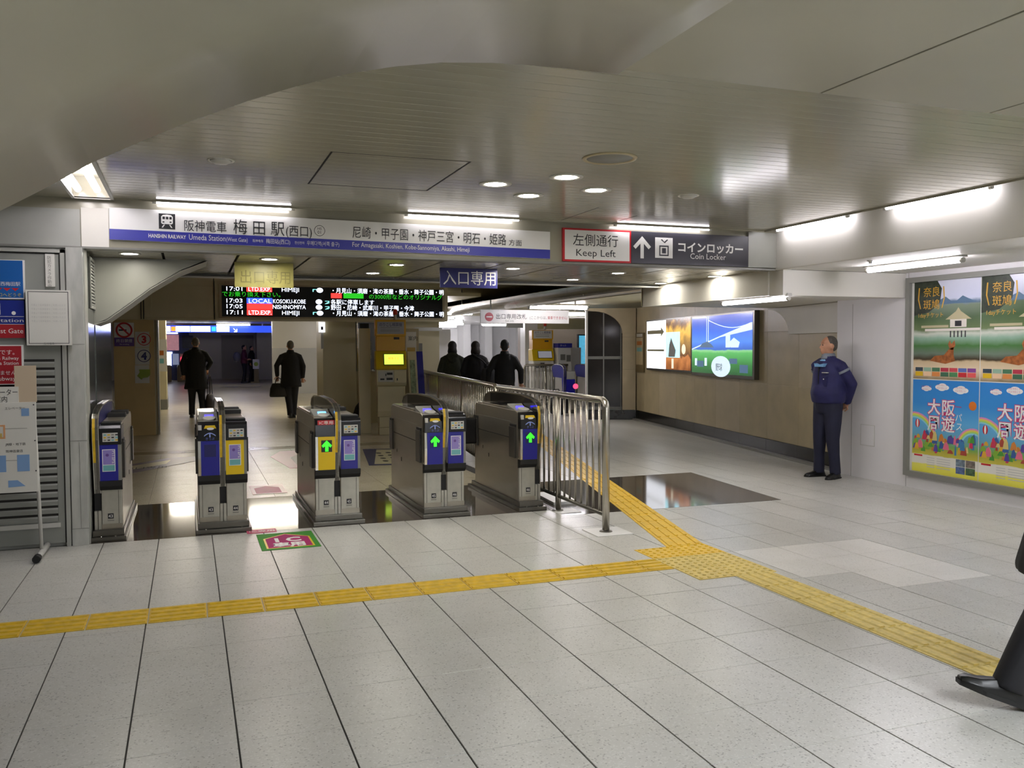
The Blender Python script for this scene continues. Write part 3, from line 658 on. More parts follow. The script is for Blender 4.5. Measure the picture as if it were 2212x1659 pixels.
p = onY(341, 745, 23.48); t = thing('wall_notice', 'narrow cream notice with coloured squares on the second column', 'notice', (p.x, 23.48, 1.0))
FD = Fr((0, 23.5, 0), (1, 0, 0), (0, 0, 1)); FD.rect(p.x, p.x + .2, .95, 1.75, 0, .01, 'notice_sheet', 'paper', t); FD.rect(p.x + .03, p.x + .13, 1.35, 1.47, .01, .012, 'notice_square', 'orange', t); FD.rect(p.x + .03, p.x + .13, 1.15, 1.27, .01, .012, 'notice_square', 'teal', t)
# far blue sign band with icons
x0, x1, z0, z1 = pr(343, 592, 704, 718, 38)
t = thing('blue_overhead_sign', 'long backlit blue overhead sign far inside the hall', 'sign', (x0, 38, z0))
FF = Fr((0, 38, 0), (1, 0, 0), (0, 0, 1))
for u in (x0 + .5, x1 - .5): FF.rect(u, u + .05, z1, 2.56, .03, .07, 'sign_hanger', 'grey_light', t)
FF.rect(x0, x1, z0, z1, 0, .1, 'sign_body', M('lit_blue', '#2440d8', .4, emit=.9), t)
LW = M('lit_white', '#eef4ff', .4, emit=1.6)
for a, b_ in ((356, 368), (380, 410), (412, 454), (468, 495)):
    u0_, u1_ = pr(a, b_, 704, 718, 38)[:2]; FF.rect(u0_, u1_, z0 + .03, z1 - .03, .1, .11, 'lit_panel', LW, t)
for a, c_ in ((370, 'orange'), (457, 'sky')):
    u0_, u1_ = pr(a, a + 9, 704, 718, 38)[:2]; FF.rect(u0_, u1_, z0 + .05, z1 - .05, .11, .12, 'lit_icon', M(c_ + '_lit', '#f08a2a' if c_ == 'orange' else '#2a9ad8', .4, emit=1), t)
u0_ = pr(502, 512, 704, 718, 38)[0]; FF.text('↘', u0_, z0 + .02, .28, LW, t, .11)
tube_lamp((onY(468, 700, 37.6).x, 37.6, z1 + .03), (onY(540, 700, 37.6).x, 37.6, z1 + .03), .03, 'bare tube lamp above the far blue overhead sign', 'tube_soft')
tube_lamp((onY(437, 690, 30).x, 30, 2.45), (onY(479, 690, 30).x, 30, 2.45), .03, 'tube lamp on the far hall ceiling ahead of the walking man', 'tube')
tube_lamp((onY(530, 691, 30).x, 30, 2.45), (onY(571, 691, 30).x, 30, 2.45), .03, 'tube lamp on the far hall ceiling beside the pale far wall', 'tube')
for k, (x, y) in enumerate(((1.3, 21.6), (-.5, 24.0))):
    tube_lamp((x, y, 2.48), (x + 1.2, y, 2.48), .025, ('first', 'second', 'third', 'fourth')[k] + ' ceiling tube lamp beyond the departure board', 'tube_hall', hang=2.552, group='tubes of the inner hall ceiling')
# ================================================================== POSTERS AND NOTICES
def img(name, stops, emit=0, vertical=True, z0=0, z1=1, rough=.35, detail=.12, scale=9):
    """printed picture: colour bands by height with a noisy edge"""
    m = M(name, '#808080', rough); nt = m.node_tree; b = nt.nodes['Principled BSDF']
    g = nt.nodes.new('ShaderNodeNewGeometry'); sp = nt.nodes.new('ShaderNodeSeparateXYZ'); nt.links.new(g.outputs['Position'], sp.inputs[0])
    nz = nt.nodes.new('ShaderNodeTexNoise'); nz.inputs['Scale'].default_value = scale; nz.inputs['Detail'].default_value = 8
    nt.links.new(g.outputs['Position'], nz.inputs['Vector'])
    mr = nt.nodes.new('ShaderNodeMapRange'); mr.inputs[1].default_value = z0; mr.inputs[2].default_value = z1; nt.links.new(sp.outputs['Z'], mr.inputs[0])
    ma = nt.nodes.new('ShaderNodeMath'); ma.operation = 'MULTIPLY_ADD'; ma.inputs[1].default_value = detail; nt.links.new(nz.outputs['Fac'], ma.inputs[0])
    sb = nt.nodes.new('ShaderNodeMath'); sb.operation = 'SUBTRACT'; sb.inputs[1].default_value = detail * .5
    nt.links.new(mr.outputs[0], sb.inputs[0]); nt.links.new(sb.outputs[0], ma.inputs[2])
    rp = nt.nodes.new('ShaderNodeValToRGB'); e = rp.color_ramp.elements
    e[0].position = stops[0][0]; e[0].color = lin(stops[0][1]); e[1].position = stops[-1][0]; e[1].color = lin(stops[-1][1])
    for p, c in stops[1:-1]: x = e.new(p); x.color = lin(c)
    nt.links.new(ma.outputs[0], rp.inputs[0]); nt.links.new(rp.outputs[0], b.inputs['Base Color'])
    if emit: nt.links.new(rp.outputs[0], b.inputs['Emission Color']); b.inputs['Emission Strength'].default_value = emit; m.cycles.emission_sampling = 'NONE'
    return m
WR = Fr((7.24, 0, 0), (0, -1, 0), (0, 0, 1))          # u = -Y
t = thing('poster_frame', 'wide grey poster frame on the white wall holding travel posters', 'frame', (7.24, 5.6, .14))
WR.rect(-7.36, -3.2, .13, 2.235, 0, .012, 'frame_back', 'paper', t); WR.frame(-7.36, -3.2, .13, 2.235, .055, .012, .05, 'frame_rim', 'grey_mid', t)
tops = img('nara_print', [(0, '#8a7a5e'), (.05, '#cbb79a'), (.1, '#e0cdb0'), (.18, '#cdb894'), (.2, '#4a3d2e'), (.26, '#6f7f70'), (.34, '#4e7a45'), (.42, '#8fae9a'), (.46, '#c9cfc2'), (.5, '#6b7d55'), (.62, '#3f5a32'), (.74, '#54684a'), (.77, '#56708c'), (.8, '#b9bfd6'), (1, '#d5d7e6')], 0, True, 1.17, 2.19, .25, .05, 7)
def plant(seed): random.seed(seed)
for k in range(4):
    u0_ = -7.27 + k * .84; u1_ = u0_ + .83
    lbs = ['beside the blank white wall', 'second along from the blank white wall', 'third along from the blank white wall', 'fourth along from the blank white wall']
    t = thing('scenery_poster', 'travel poster of a lakeside pavilion and deer, ' + lbs[k], 'poster', (7.22, -u0_, 1.17))
    WR.rect(u0_, u1_, 1.17, 2.185, .0125, .014, 'poster_sheet', tops, t)
    WR.poly([(u0_, 1.83), (u0_, 2.185), (u0_ + .3, 2.185), (u0_ + .36, 2.1), (u0_ + .34, 1.96), (u0_ + .2, 1.86)], .014, .0145, 'tree_print', M('print_tree', '#26301f', .4, noise=.4, nscale=18), t)
    WR.text('奈良', u0_ + .12, 2.03, .11, M('print_gold', '#c99a2a', .4), t, .0155); WR.text('斑鳩', u0_ + .12, 1.9, .11, 'print_gold', t, .0155); WR.text('1dayチケット', u0_ + .05, 1.81, .06, 'print_gold', t, .0155, width=.32)
    for s, uu_ in ((1, u0_ + .08), (-1, u0_ + .37)): WR.poly([(uu_, 1.9), (uu_ - .03 * s, 2.0), (uu_ - .02 * s, 2.12), (uu_ - .005 * s, 2.12), (uu_ - .015 * s, 2.0), (uu_ + .012 * s, 1.9)], .0145, .0152, 'wreath_print', 'print_gold', t)
    mt = [(u0_ + .34, 1.94)] + [(u0_ + .34 + i * .07, 1.985 + .03 * math.sin(i * 1.9)) for i in range(7)] + [(u1_, 1.94)]
    WR.poly(mt, .014, .0143, 'hills_print', M('print_hill', '#4a6a86', .4), t)
    c_ = u0_ + .57
    WR.poly([(c_ - .16, 1.78), (c_ - .03, 1.86), (c_, 1.9), (c_ + .03, 1.86), (c_ + .16, 1.78)], .0145, .0152, 'pavilion_roof', M('print_roof', '#b3aa85', .4), t)
    WR.rect(c_ - .1, c_ + .1, 1.7, 1.78, .0145, .015, 'pavilion_wall', M('print_pav', '#d8d2c8', .4), t); WR.rect(c_ - .04, c_ + .04, 1.71, 1.765, .015, .0154, 'pavilion_window', 'ink', t)
    WR.rect(u0_ + .15, u1_, 1.665, 1.69, .0145, .015, 'bridge_print', 'print_pav', t); WR.rect(u0_ + .1, c_ - .12, 1.7, 1.725, .0145, .015, 'bridge_roof', 'print_roof', t)
    for i in range(5): WR.rect(c_ - .1 + i * .045, c_ - .085 + i * .045, 1.6, 1.67, .0145, .0148, 'pavilion_post', 'ink', t)
    d_ = u0_ + .42
    WR.poly([(d_ - .2, 1.36), (d_ - .14, 1.41), (d_ - .02, 1.42), (d_ + .04, 1.48), (d_ + .1, 1.5), (d_ + .1, 1.42), (d_ + .12, 1.36), (d_, 1.33)], .0145, .0152, 'deer_print', M('print_deer', '#9a5a2c', .4, noise=.3, nscale=30), t)
    WR.poly([(d_ + .03, 1.53), (d_ + .05, 1.57), (d_ + .07, 1.53), (d_ + .11, 1.57), (d_ + .12, 1.52), (d_ + .09, 1.47), (d_ + .05, 1.48)], .0145, .0152, 'deer_head', 'print_deer', t)
    for i, c in enumerate(('#3b4a55', '#8fb09a', '#4a7a5a', '#b3374a', '#c94a55', '#5a6fb5', '#8a4a9a')): WR.rect(u0_ + .03 + i * .11, u0_ + .13 + i * .11, 1.25, 1.29, .014, .0146, 'picture_strip', M('strip%d' % i, c, .4), t)
    for i, c in enumerate(('#e0b824', '#e9c6a0', '#d98a4a', '#3f6a52', '#4f8a5a', '#c8303a', '#e05a5a')): WR.rect(u0_ + .03 + i * .11, u0_ + .13 + i * .11, 1.2, 1.245, .014, .0146, 'picture_strip', M('strap%d' % i, c, .4), t)
bots = img('osaka_print', [(0, '#e6e04e'), (.09, '#eee86a'), (.1, '#e6e4da'), (.19, '#e2e0d2'), (.195, '#c8bf4e'), (.25, '#b5b04a'), (.3, '#7fae5a'), (.42, '#6aa9c8'), (.55, '#62aee0'), (.75, '#3f8fd6'), (1, '#3a86d0')], 0, True, .19, 1.16, .25, .03, 6)
PINK = M('print_pink', '#cf3f74', .4); 
for k in range(4):
    u0_ = -7.27 + k * .84; u1_ = u0_ + .83
    t = thing('pass_poster', 'blue city pass poster with rainbow and clouds, ' + lbs[k], 'poster', (7.22, -u0_, .19))
    WR.rect(u0_, u1_, .19, 1.16, .0125, .014, 'poster_sheet', bots, t)
    for c_, v_, s in ((u0_ + .18, 1.07, .06), (u0_ + .38, 1.09, .08), (u0_ + .61, 1.07, .085)):
        b = B()
        for dx, dy, r_ in ((-.5, 0, .5), (.1, .25, .6), (.6, -.05, .5), (0, -.2, .6)):
            b.pris([(c_ + s * dx + s * r_ * 1.1 * math.cos(a * math.pi / 8), v_ + s * dy * .6 + s * r_ * .6 * math.sin(a * math.pi / 8)) for a in range(16)], lambda p, q, w: WR.p(p, q, w), .014 + dx * .0002 + .0004, .0152 + dx * .0002)
        b.build('cloud_print', 'white', t)
        for dv in (.012, -.018): WR.text('パスで行こう', c_, v_ + dv, .022, PINK, t, .0158, 'CENTER')
    for dx, dv, s in ((.2, .82, '大'), (.38, .82, '阪'), (.2, .65, '周'), (.38, .65, '遊')):
        WR.text(s, u0_ + dx, v_ * 0 + dv, .17, PINK, t, .0152, bold=.009); WR.text(s, u0_ + dx, dv, .17, 'white', t, .016, bold=.002)
    WR.text('パ', u0_ + .55, .76, .09, 'white', t, .0155); WR.text('ス', u0_ + .56, .67, .09, 'white', t, .0155); WR.text('一', u0_ + .55, .87, .08, PINK, t, .0155)
    for i, c in enumerate(('#d98ac0', '#e6d25a', '#a6d86a', '#8ad0e0')):
        for cc, vv, rad in ((u0_ + .02, .52, .3), (u1_ - .06, .5, .2)):
            r_ = rad - i * .016
            pts = [(cc + r_ * math.cos(a), vv + r_ * math.sin(a)) for a in [j * math.pi / 16 for j in range(17)]] + [(cc + (r_ - .016) * math.cos(a), vv + (r_ - .016) * math.sin(a)) for a in [j * math.pi / 16 for j in range(16, -1, -1)]]
            pts = [(min(max(p, u0_), u1_), q) for p, q in pts]
            WR.poly(pts, .0142, .0146, 'rainbow_print', M('rain%d' % i, c, .4), t)
    WR.disc(u0_ + .76, .92, .045, .0142, .0148, 'sun_print', M('print_sun', '#d9772a', .4), t)
    WR.disc(u0_ + .07, .7, .03, .0148, .0154, 'balloon_print', 'red', t, ry=.045); WR.disc(u0_ + .07, .7, .012, .0154, .0157, 'balloon_stripe', 'white', t, ry=.044)
    rnd = random.Random(5)
    cs = ['#4f9a3f', '#c83a5a', '#e0708a', '#3f7fae', '#5a4a9a', '#d9a83a', '#a84a3a', '#7fae3a', '#c9803a', '#3f5f9a', '#d4c27a']
    for i in range(60):
        a = u0_ + .04 + rnd.random() * .74; b_ = .4 + rnd.random() * .16; hh = .04 + rnd.random() * .07; ww_ = .012 + rnd.random() * .03
        pts = [(a - ww_, b_), (a + ww_, b_), (a + ww_ * .8, b_ + hh * .6), (a + ww_ * .2, b_ + hh), (a - ww_ * .5, b_ + hh * .8)]
        WR.poly([(min(max(p, u0_), u1_), q) for p, q in pts], .0146, .0149 + .00001 * i, 'town_print', M('town%d' % (i % 11), cs[i % 11], .4), t)
    WR.rect(u0_ + .03, u0_ + .14, .355, .372, .0145, .015, 'price_tag', 'red', t)
    for i in range(5): WR.rect(u0_ + .2, u0_ + .3, .25 + i * .024, .258 + i * .024, .0145, .015, 'small_print', 'grey_light', t); WR.rect(u0_ + .33, u0_ + .5, .25 + i * .024, .258 + i * .024, .0145, .015, 'small_print', 'grey_light', t)
    for i in range(2):
        for j in range(2): WR.rect(u0_ + .57 + i * .12, u0_ + .68 + i * .12, .23 + j * .075, .3 + j * .075, .0145, .015, 'photo_print', M('photo%d%d' % (i, j), ('#5a6f9a', '#6f7f8a', '#4f6a4a', '#7a6f66')[i * 2 + j], .4, noise=.4, nscale=25), t)
# ---- light boxes on the stone wall
def sw_uv(x, y, off=.0):
    d = ray(x, y); C0 = Vector((0, 0, CAMH)); n_ = SW.N; O = SW.O + n_ * off
    s = (O - C0).dot(n_) / d.dot(n_); P = C0 + d * s
    return (P - SW.O).dot(SW.R), P.z
ua_, za = sw_uv(1405, 672); ub_, zb = sw_uv(1503, 810); uc_, zc = sw_uv(1640, 825)
zt, zb = 2.04, 1.06
t = thing('light_box', 'bright light box with white panel, arrow and warm brown pictures', 'light box', SW.p(ua_, zb))
SW.rect(ua_, ub_ - .01, zb, zt, 0, .08, 'box_body', 'steel_dark', t, .004)
wmid = ua_ + (ub_ - ua_) * .47
SW.rect(ua_ + .03, wmid, zb + .04, zt - .03, .08, .083, 'lit_face', M('lit_paper', '#f2f6ff', .3, emit=.75), t)
SW.rect(wmid, ub_ - .04, zb + .04, zt - .03, .08, .083, 'picture_face', img('bar_print', [(0, '#6a3a1a'), (.25, '#a86a3a'), (.3, '#5a3a22'), (.55, '#8a6a3a'), (.75, '#d9a84a'), (.9, '#6a4a2a'), (1, '#4a3a2a')], .7, True, zb, zt, .2, .5, 5), t)
p_ = ua_ + .12; q_ = wmid - .12
SW.poly([(p_ - .04, 1.76), (q_ - .14, 1.76), (q_ - .14, 1.71), (q_ + .02, 1.795), (q_ - .14, 1.88), (q_ - .14, 1.83), (p_ - .04, 1.83)], .083, .086, 'direction_arrow', M('bronze_ink', '#7d7440', .5), t)
SW.rect(p_ - .05, q_ + .03, 1.43, 1.465, .083, .086, 'caption_bar', 'bronze_ink', t)
wq_ = ub_ - ua_
SW.rect(wmid, wmid + wq_ * .3, 1.32, 1.78, .083, .086, 'sky_picture', M('lit_cyan', '#9fe0f0', .3, emit=.9, noise=.2, nscale=6), t)
SW.poly([(wmid + wq_ * .06, 1.33), (wmid + wq_ * .2, 1.33), (wmid + wq_ * .22, 1.45), (wmid + wq_ * .15, 1.6), (wmid + wq_ * .12, 1.68), (wmid + wq_ * .08, 1.55)], .086, .088, 'tower_picture', 'grey_mid', t)
SW.disc(wmid + wq_ * .38, 1.47, .09, .083, .087, 'plate_picture', M('lit_pale', '#e9dcc0', .3, emit=.5), t); SW.rect(wmid + wq_ * .13, wmid + wq_ * .17, 1.12, 1.3, .083, .087, 'glass_picture', 'lit_pale', t)
t = thing('light_box', 'light box with blue sky bridge picture over a green field', 'light box', SW.p(ub_, zb))
SW.rect(ub_, uc_, zb - .03, zt, 0, .08, 'box_body', 'steel_dark', t, .004)
SW.rect(ub_ + .03, uc_ - .06, zb + .02, zt - .03, .08, .083, 'picture_face', img('bridge_print_face', [(0, '#274a2e'), (.18, '#356a3a'), (.36, '#4f9a55'), (.4, '#7ab07a'), (.42, '#3a5aa8'), (.55, '#4a78cc'), (.7, '#3a62c4'), (1, '#2a3f9a')], .75, True, zb, zt, .15, .06, 4), t)
wd = uc_ - ub_ - .09; o_ = ub_ + .03
PW = M('lit_print_white', '#cfe2f0', .3, emit=.5)
for f0 in (.27, .3): SW.rect(o_ + wd * f0, o_ + wd * f0 + .02, 1.5, 2.0, .083, .085, 'bridge_tower', PW, t)
cv = [(o_ + wd * (.3 + .68 * i / 10), 1.95 - .14 * math.sin(i / 10 * math.pi * .8)) for i in range(11)]
SW.poly(cv + [(a, b_ - .012) for a, b_ in reversed(cv)], .083, .085, 'bridge_cable', PW, t)
SW.poly([(o_, 1.48), (o_ + wd * .5, 1.68), (o_ + wd, 1.87), (o_ + wd, 1.76), (o_ + wd * .5, 1.66), (o_, 1.46)], .083, .085, 'bridge_deck', PW, t)
SW.poly([(o_ + wd * .14, 1.5), (o_ + wd * .2, 1.57), (o_ + wd * .29, 1.6), (o_ + wd * .36, 1.55), (o_ + wd * .4, 1.5)], .083, .086, 'shell_roof', M('lit_slate', '#4a6a8a', .3, emit=.4), t)
SW.rect(o_ + wd * .6, o_ + wd * .67, 1.5, 1.72, .083, .086, 'bridge_pier', PW, t); SW.poly([(o_ + wd * .66, 1.58), (o_ + wd * .73, 1.65), (o_ + wd * .82, 1.58), (o_ + wd * .8, 1.5), (o_ + wd * .68, 1.5)], .086, .088, 'tower_house', PW, t)
SW.disc(o_ + wd * .52, 1.2, .36, .083, .09, 'ball_picture', PW, t, 28, .165); SW.text('野球', o_ + wd * .44, 1.14, .13, 'ink', t, .091)
for f0, f1, v0, v1 in ((.06, .1, 1.2, 1.32), (.1, .22, 1.18, 1.28), (.24, .28, 1.2, 1.33), (.66, .78, 1.25, 1.33), (.82, .94, 1.12, 1.24)): SW.rect(o_ + wd * f0, o_ + wd * f1, v0, v1, .083, .086, 'stand_picture', PW if f1 - f0 < .06 else 'lit_slate', t)
uu0, z_ = sw_uv(1376, 720); uu1, z2_ = sw_uv(1396, 812)
t = thing('wall_plaque', 'narrow brown framed notice beside the bright light box', 'notice', SW.p(uu0, .95))
SW.rect(uu0, uu1 - .08, 1.0, 1.8, 0, .03, 'plaque_board', M('brown', '#6a5a3a', .4), t, .003); SW.rect(uu0 + .05, uu1 - .13, 1.15, 1.7, .03, .033, 'plaque_sheet', M('tan_paper', '#b8a884', .5), t)
for v_, c_ in ((1.55, 'orange'), (1.42, 'teal')): SW.rect(uu0 + .1, uu1 - .18, v_, v_ + .08, .033, .036, 'plaque_block', c_, t)
SW.rect(uu0 + .08, uu1 - .16, 1.72, 1.78, .03, .034, 'plaque_icon', 'grey_light', t)

# ---- posters on the service door
FD7 = Fr((0, 7.44, 0), (1, 0, 0), (0, 0, 1))
def pd(x0, x1, y0, y1): return pr(x0, x1, y0, y1, 7.44)
x0, x1, z0, z1 = pd(-60, 52, 562, 645)
t = thing('door_poster', 'sky blue poster with red numeral at the top of the grey door', 'poster', (x0, 7.44, z0))
FD7.rect(x0, x1, z0, z1, -.022, .004, 'poster_sheet', 'white', t); FD7.rect(x0 + .01, x1 - .01, z0 + .01, z1 - .005, .004, .005, 'blue_field', M('poster_blue', '#1d62b0', .4), t)
FD7.text('4', x1 - .235, z0 + .165, .13, 'red', t, .006, bold=.006); FD7.text('西梅田駅', x1 - .16, z0 + .1, .034, 'white', t, .006, width=.13); FD7.text('▼▼▼', x1 - .2, z0 + .06, .03, 'red', t, .006, width=.16); FD7.text('乗車口へどうぞ', x1 - .24, z0 + .02, .03, 'yellow', t, .006, width=.215)
x0, x1, z0, z1 = pd(-60, 52, 649, 730)
t = thing('station_name_poster', 'navy and red station name poster reading West Gate on the door', 'poster', (x0, 7.44, z0))
FD7.rect(x0, x1, z0, z1, -.022, .004, 'poster_sheet', M('poster_navy', '#1f2f8a', .4), t); FD7.rect(x0, x1, z0, z0 + .1, .004, .005, 'red_band', M('poster_red', '#a8242e', .4), t)
FD7.rect(x0, x1 - .003, z0 + .158, z0 + .161, .004, .006, 'rule_line', 'white', t); FD7.rect(x0, x1 - .003, z0 + .1, z0 + .103, .004, .006, 'rule_line', 'white', t)
FD7.text('梅田', x1 - .33, z0 + .18, .1, 'white', t, .006, width=.17); FD7.disc(x1 - .07, z0 + .185, .014, .004, .006, 'station_dot', 'white', t)
FD7.text('Umeda Station', x1 - .4, z0 + .118, .038, 'white', t, .006, width=.39); FD7.text('West Gate', x1 - .24, z0 + .035, .05, 'white', t, .006, width=.23)
x0, x1, z0, z1 = pd(-60, 50, 745, 832)
t = thing('direction_poster', 'red poster with white border and railway notice on the door', 'poster', (x0, 7.44, z0))
FD7.rect(x0, x1, z0, z1, -.022, .006, 'poster_sheet', 'white', t); FD7.rect(x0 + .012, x1 - .012, z0 + .006, z1 - .008, .006, .007, 'red_field', 'poster_red', t)
for s_, dz, sz in (('阪神電車の梅田駅です。', .225, .042), ('Hanshin Railway', .185, .036), ('Umeda Station', .148, .036), ('地下鉄ではありません!!', .075, .036), ('Not Subway!!', .03, .044)):
    FD7.text(s_, x1 - .03, z0 + dz, sz, 'white', t, .008, 'RIGHT')
x0, x1, z0, z1 = pd(60, 153, 628, 746)
t = thing('blank_notice', 'white paper notice with black border taped across door edge', 'notice', (x0, 7.43, z0))
FN = Fr((0, 7.4, 0), (1, 0, 0), (0, 0, 1)); FN.rect(x0, x1, z0, z1, -.05, .003, 'notice_sheet', 'paper', t); FN.frame(x0 + .014, x1 - .014, z0 + .012, z1 - .012, .004, .003, .004, 'notice_border', 'ink', t)
for k in range(5): FN.text('平素より阪神電車をご利用いただき', x0 + .035, z1 - .12 - k * .03, .018, 'grey_light', t, .004, width=x1 - x0 - .07)
FN.text('阪神電車', (x0 + x1) / 2, z0 + .006, .018, 'grey_mid', t, .005, 'CENTER')
x0, x1, z0, z1 = pd(99, 117, 549, 619)
t = thing('name_strip', 'narrow vertical white name strip at the door top', 'notice', (x0, 7.44, z0)); FD7.rect(x0, x1, z0, z1, -.022, .002, 'strip_sheet', 'paper', t)
for k, s_ in enumerate('防犯カメラ作動中'): FD7.text(s_, x0 + .012, z1 - .04 - k * .03, .03, 'grey_mid', t, .003)
# ---- map stand
t = thing('map_stand', 'white floor plan board on a grey pole stand before the door', 'map stand', (-1.1, 7.2, 0))
FM = Fr((0, 7.16, 0), (1, 0, 0), (0, 0, 1))
x0, x1, z0, z1 = pr(-120, 78, 868, 1072, 7.16); zA = pr(0, 50, 790, 868, 7.16)
mb = FM.rect(x0, x1, z0, z1, 0, .012, 'map_board', 'paper', t, .002)
FM.rect(x1 - .135, x1 + .004, z1 - .0, zA[3], -.012, 0, 'upper_board', M('beige_board', '#c9b79d', .5), t)
FM.rect(x0, x1 - .11, z1 - .005, zA[3] - .15, -.004, .006, 'title_board', 'paper', t)
FM.text('エレーター', x1 - .31, z1 + .055, .05, 'ink', t, .007, width=.19); FM.text('ご案内', x1 - .31, z1 + .005, .05, 'ink', t, .007, width=.12)
LBm = M('map_blue', '#7fa3d0', .5)
for u0_, u1_, v0, v1 in ((-.32, -.27, -.1, -.04), (-.095, -.045, -.1, -.045), (-.36, -.2, -.5, -.38), (-.13, -.05, -.5, -.38), (-.36, -.3, -.66, -.58)): FM.rect(x1 + u0_, x1 + u1_, z1 + v0, z1 + v1, .012, .0135, 'map_block', LBm, t)
FM.poly([(x1 - .19, z0 + .04), (x1 - .19, z0 + .09), (x1 - .13, z0 + .09), (x1 - .08, z0 + .045)], .012, .0135, 'map_block', LBm, t)
FM.frame(x1 - .36, x1 - .2, z1 - .26, z1 - .16, .012, .012, .0135, 'map_route', M('map_orange', '#d9a070', .5), t); FM.rect(x1 - .28, x1 - .22, z1 - .25, z1 - .22, .0135, .0145, 'map_mark', M('map_tan', '#c9b060', .5), t)
for v in (-.19, -.42): FM.rect(x1 - .2, x1 - .06, z1 + v, z1 + v + .003, .012, .013, 'map_line', 'grey_mid', t)
for v, s_ in ((-.05, 'エレベーター'), (-.31, 'JR線・地下鉄'), (-.36, '阪神百貨店')): FM.text(s_, x1 - .2, z1 + v, .022, 'ink', t, .0135)
for u, v in ((-.015, -.02), (-.012, -.28), (-.01, -.5)): FM.disc(x1 + u, z1 + v, .005, .012, .016, 'board_pin', 'ink', t, 8)
B().tube([(-1.035, 7.19, .02), (-1.06, 7.19, .95)], .013, 10).build('stand_pole', 'grey_light', t); B().tube([(-1.95, 7.19, .02), (-1.95, 7.19, .95)], .013, 10).build('stand_pole', 'grey_light', t)
B().tube([(-1.035, 6.98, .03), (-1.03, 7.42, .03)], .022, 10).build('stand_foot', 'grey_light', t); B().tube([(-1.035, 6.93, .03), (-1.035, 7.0, .03)], .028, 10).build('foot_cap', 'black_matt', t)
B().box(-1.95, -1.05, 7.175, 7.195, .5, .53).build('stand_crossbar', 'grey_light', t)

# ================================================================== FLOOR MARKINGS
def bar_tile(mat, sx, sy, along_x=True, name='guiding_tile'):
    b = B().box(.003, sx - .003, .003, sy - .003, 0, .004)
    for k in range(4):
        if along_x: c = sy * (k + .5) / 4; b.pris([(c - .02, .004), (c + .02, .004), (c + .013, .0105), (c - .013, .0105)], lambda p, q, w: (w, p, q), .012, sx - .012)
        else: c = sx * (k + .5) / 4; b.pris([(c - .02, .004), (c + .02, .004), (c + .013, .0105), (c - .013, .0105)], lambda p, q, w: (p, w, q), .012, sy - .012)
    return b.mesh(name, mat)
t = thing('tactile_path', 'ochre guiding strip of ribbed tiles running across the grey floor', 'tactile paving', (1, 5.33, 0))
bt = bar_tile('tactile', .313, .3)
for k in range(13 + 3):
    x0 = -1.49 - .313 * 0 + .313 * k
    if x0 + .313 > 3.1: break
    o = link('guiding_tile', bt, t); o.location = (x0, 5.18, 0)
lastx = x0
b = B().box(lastx + .003, 3.085, 5.183, 5.477, 0, .004)
for k in range(4): c = 5.18 + .3 * (k + .5) / 4; b.prx([(c - .02, .004), (c + .02, .004), (c + .013, .0105), (c - .013, .0105)], lastx + .012, 3.08)
b.build('guiding_tile', 'tactile', t)
t = thing('tactile_path', 'pale yellow ribbed guiding strip leading from the dotted tiles past the walker', 'tactile paving', (3.5, 4, 0))
bt = bar_tile('tactile_pale', .29, .3, False)
for k in range(16):
    o = link('guiding_tile', bt, t); o.location = (3.365, 4.57 - .3 * k, 0)
t = thing('tactile_junction', 'yellow dotted warning tiles where the guiding strips meet', 'tactile paving', (3.4, 5.3, 0))
def dot_tile(mat):
    b = B().box(.002, .298, .002, .298, 0, .004)
    for i in range(5):
        for j in range(5): b.lathe([(.013, .004), (.011, .008), (.006, .0095), (.001, .0095)], (.03 + .06 * i, .03 + .06 * j, 0), 8)
    return b.mesh('warning_tile', mat)
dp, dn = dot_tile('tactile_pale'), dot_tile('tactile_new')
for i in range(2):
    for j in range(3):
        o = link('warning_tile', dn if j == 2 else dp, t); o.location = (3.09 + .3 * i, 4.87 + .3 * j, 0)
t = thing('tactile_path', 'bright yellow ribbed guiding strip slanting from the dotted tiles along the barrier', 'tactile paving', (3.53, 5.8, 0))
def sheared(y0, y1, fx0, wid, sl, mat):
    b = B(); f = lambda y: 3.37 + (y - 5.77) * .25
    b.prz([(f(y0), y0), (f(y0) + wid, y0), (f(y1) + wid, y1), (f(y1), y1)], 0, .004)
    for k in range(4):
        c = wid * (k + .5) / 4
        b.prz([(f(y0) + c - .013, y0 + .008), (f(y0) + c + .013, y0 + .008), (f(y1) + c + .013, y1 - .008), (f(y1) + c - .013, y1 - .008)], .004, .009)
    return b.build('guiding_tile', mat, t)
y = 5.775
while y < 14.5: sheared(y, y + .296, 0, .315, .25, 'tactile_new'); y += .3
# IC sticker and other floor stickers
FZ = Fr((0, 0, 0), (1, 0, 0), (0, 1, 0))
t = thing('floor_sticker', 'green and purple house shaped floor sticker marked IC', 'sticker', (.7, 7.05, 0))
FZ.rect(.49, .93, 6.75, 7.36, .001, .0025, 'sticker_sheet', 'green', t)
FZ.poly([(.53, 6.8), (.89, 6.8), (.89, 7.16), (.71, 7.31), (.53, 7.16)], .0025, .003, 'sticker_border', 'yellow', t)
FZ.poly([(.545, 6.815), (.875, 6.815), (.875, 7.15), (.71, 7.29), (.545, 7.15)], .003, .0035, 'sticker_field', 'magenta', t)
FZ.text('I C', .71, 7.01, .2, 'white', t, .004, 'CENTER', bold=.008, width=.2); FZ.text('専用', .71, 6.84, .16, 'white', t, .004, 'CENTER', bold=.008, width=.24)
t = thing('floor_sticker', 'small pink floor sticker on the dark granite beside the IC sticker', 'sticker', (.48, 7.5, 0)); FZ.rect(.425, .66, 7.42, 7.56, .001, .003, 'sticker_sheet', 'pink', t); FZ.text('IC専用', .44, 7.46, .07, 'white', t, .0035, width=.2)
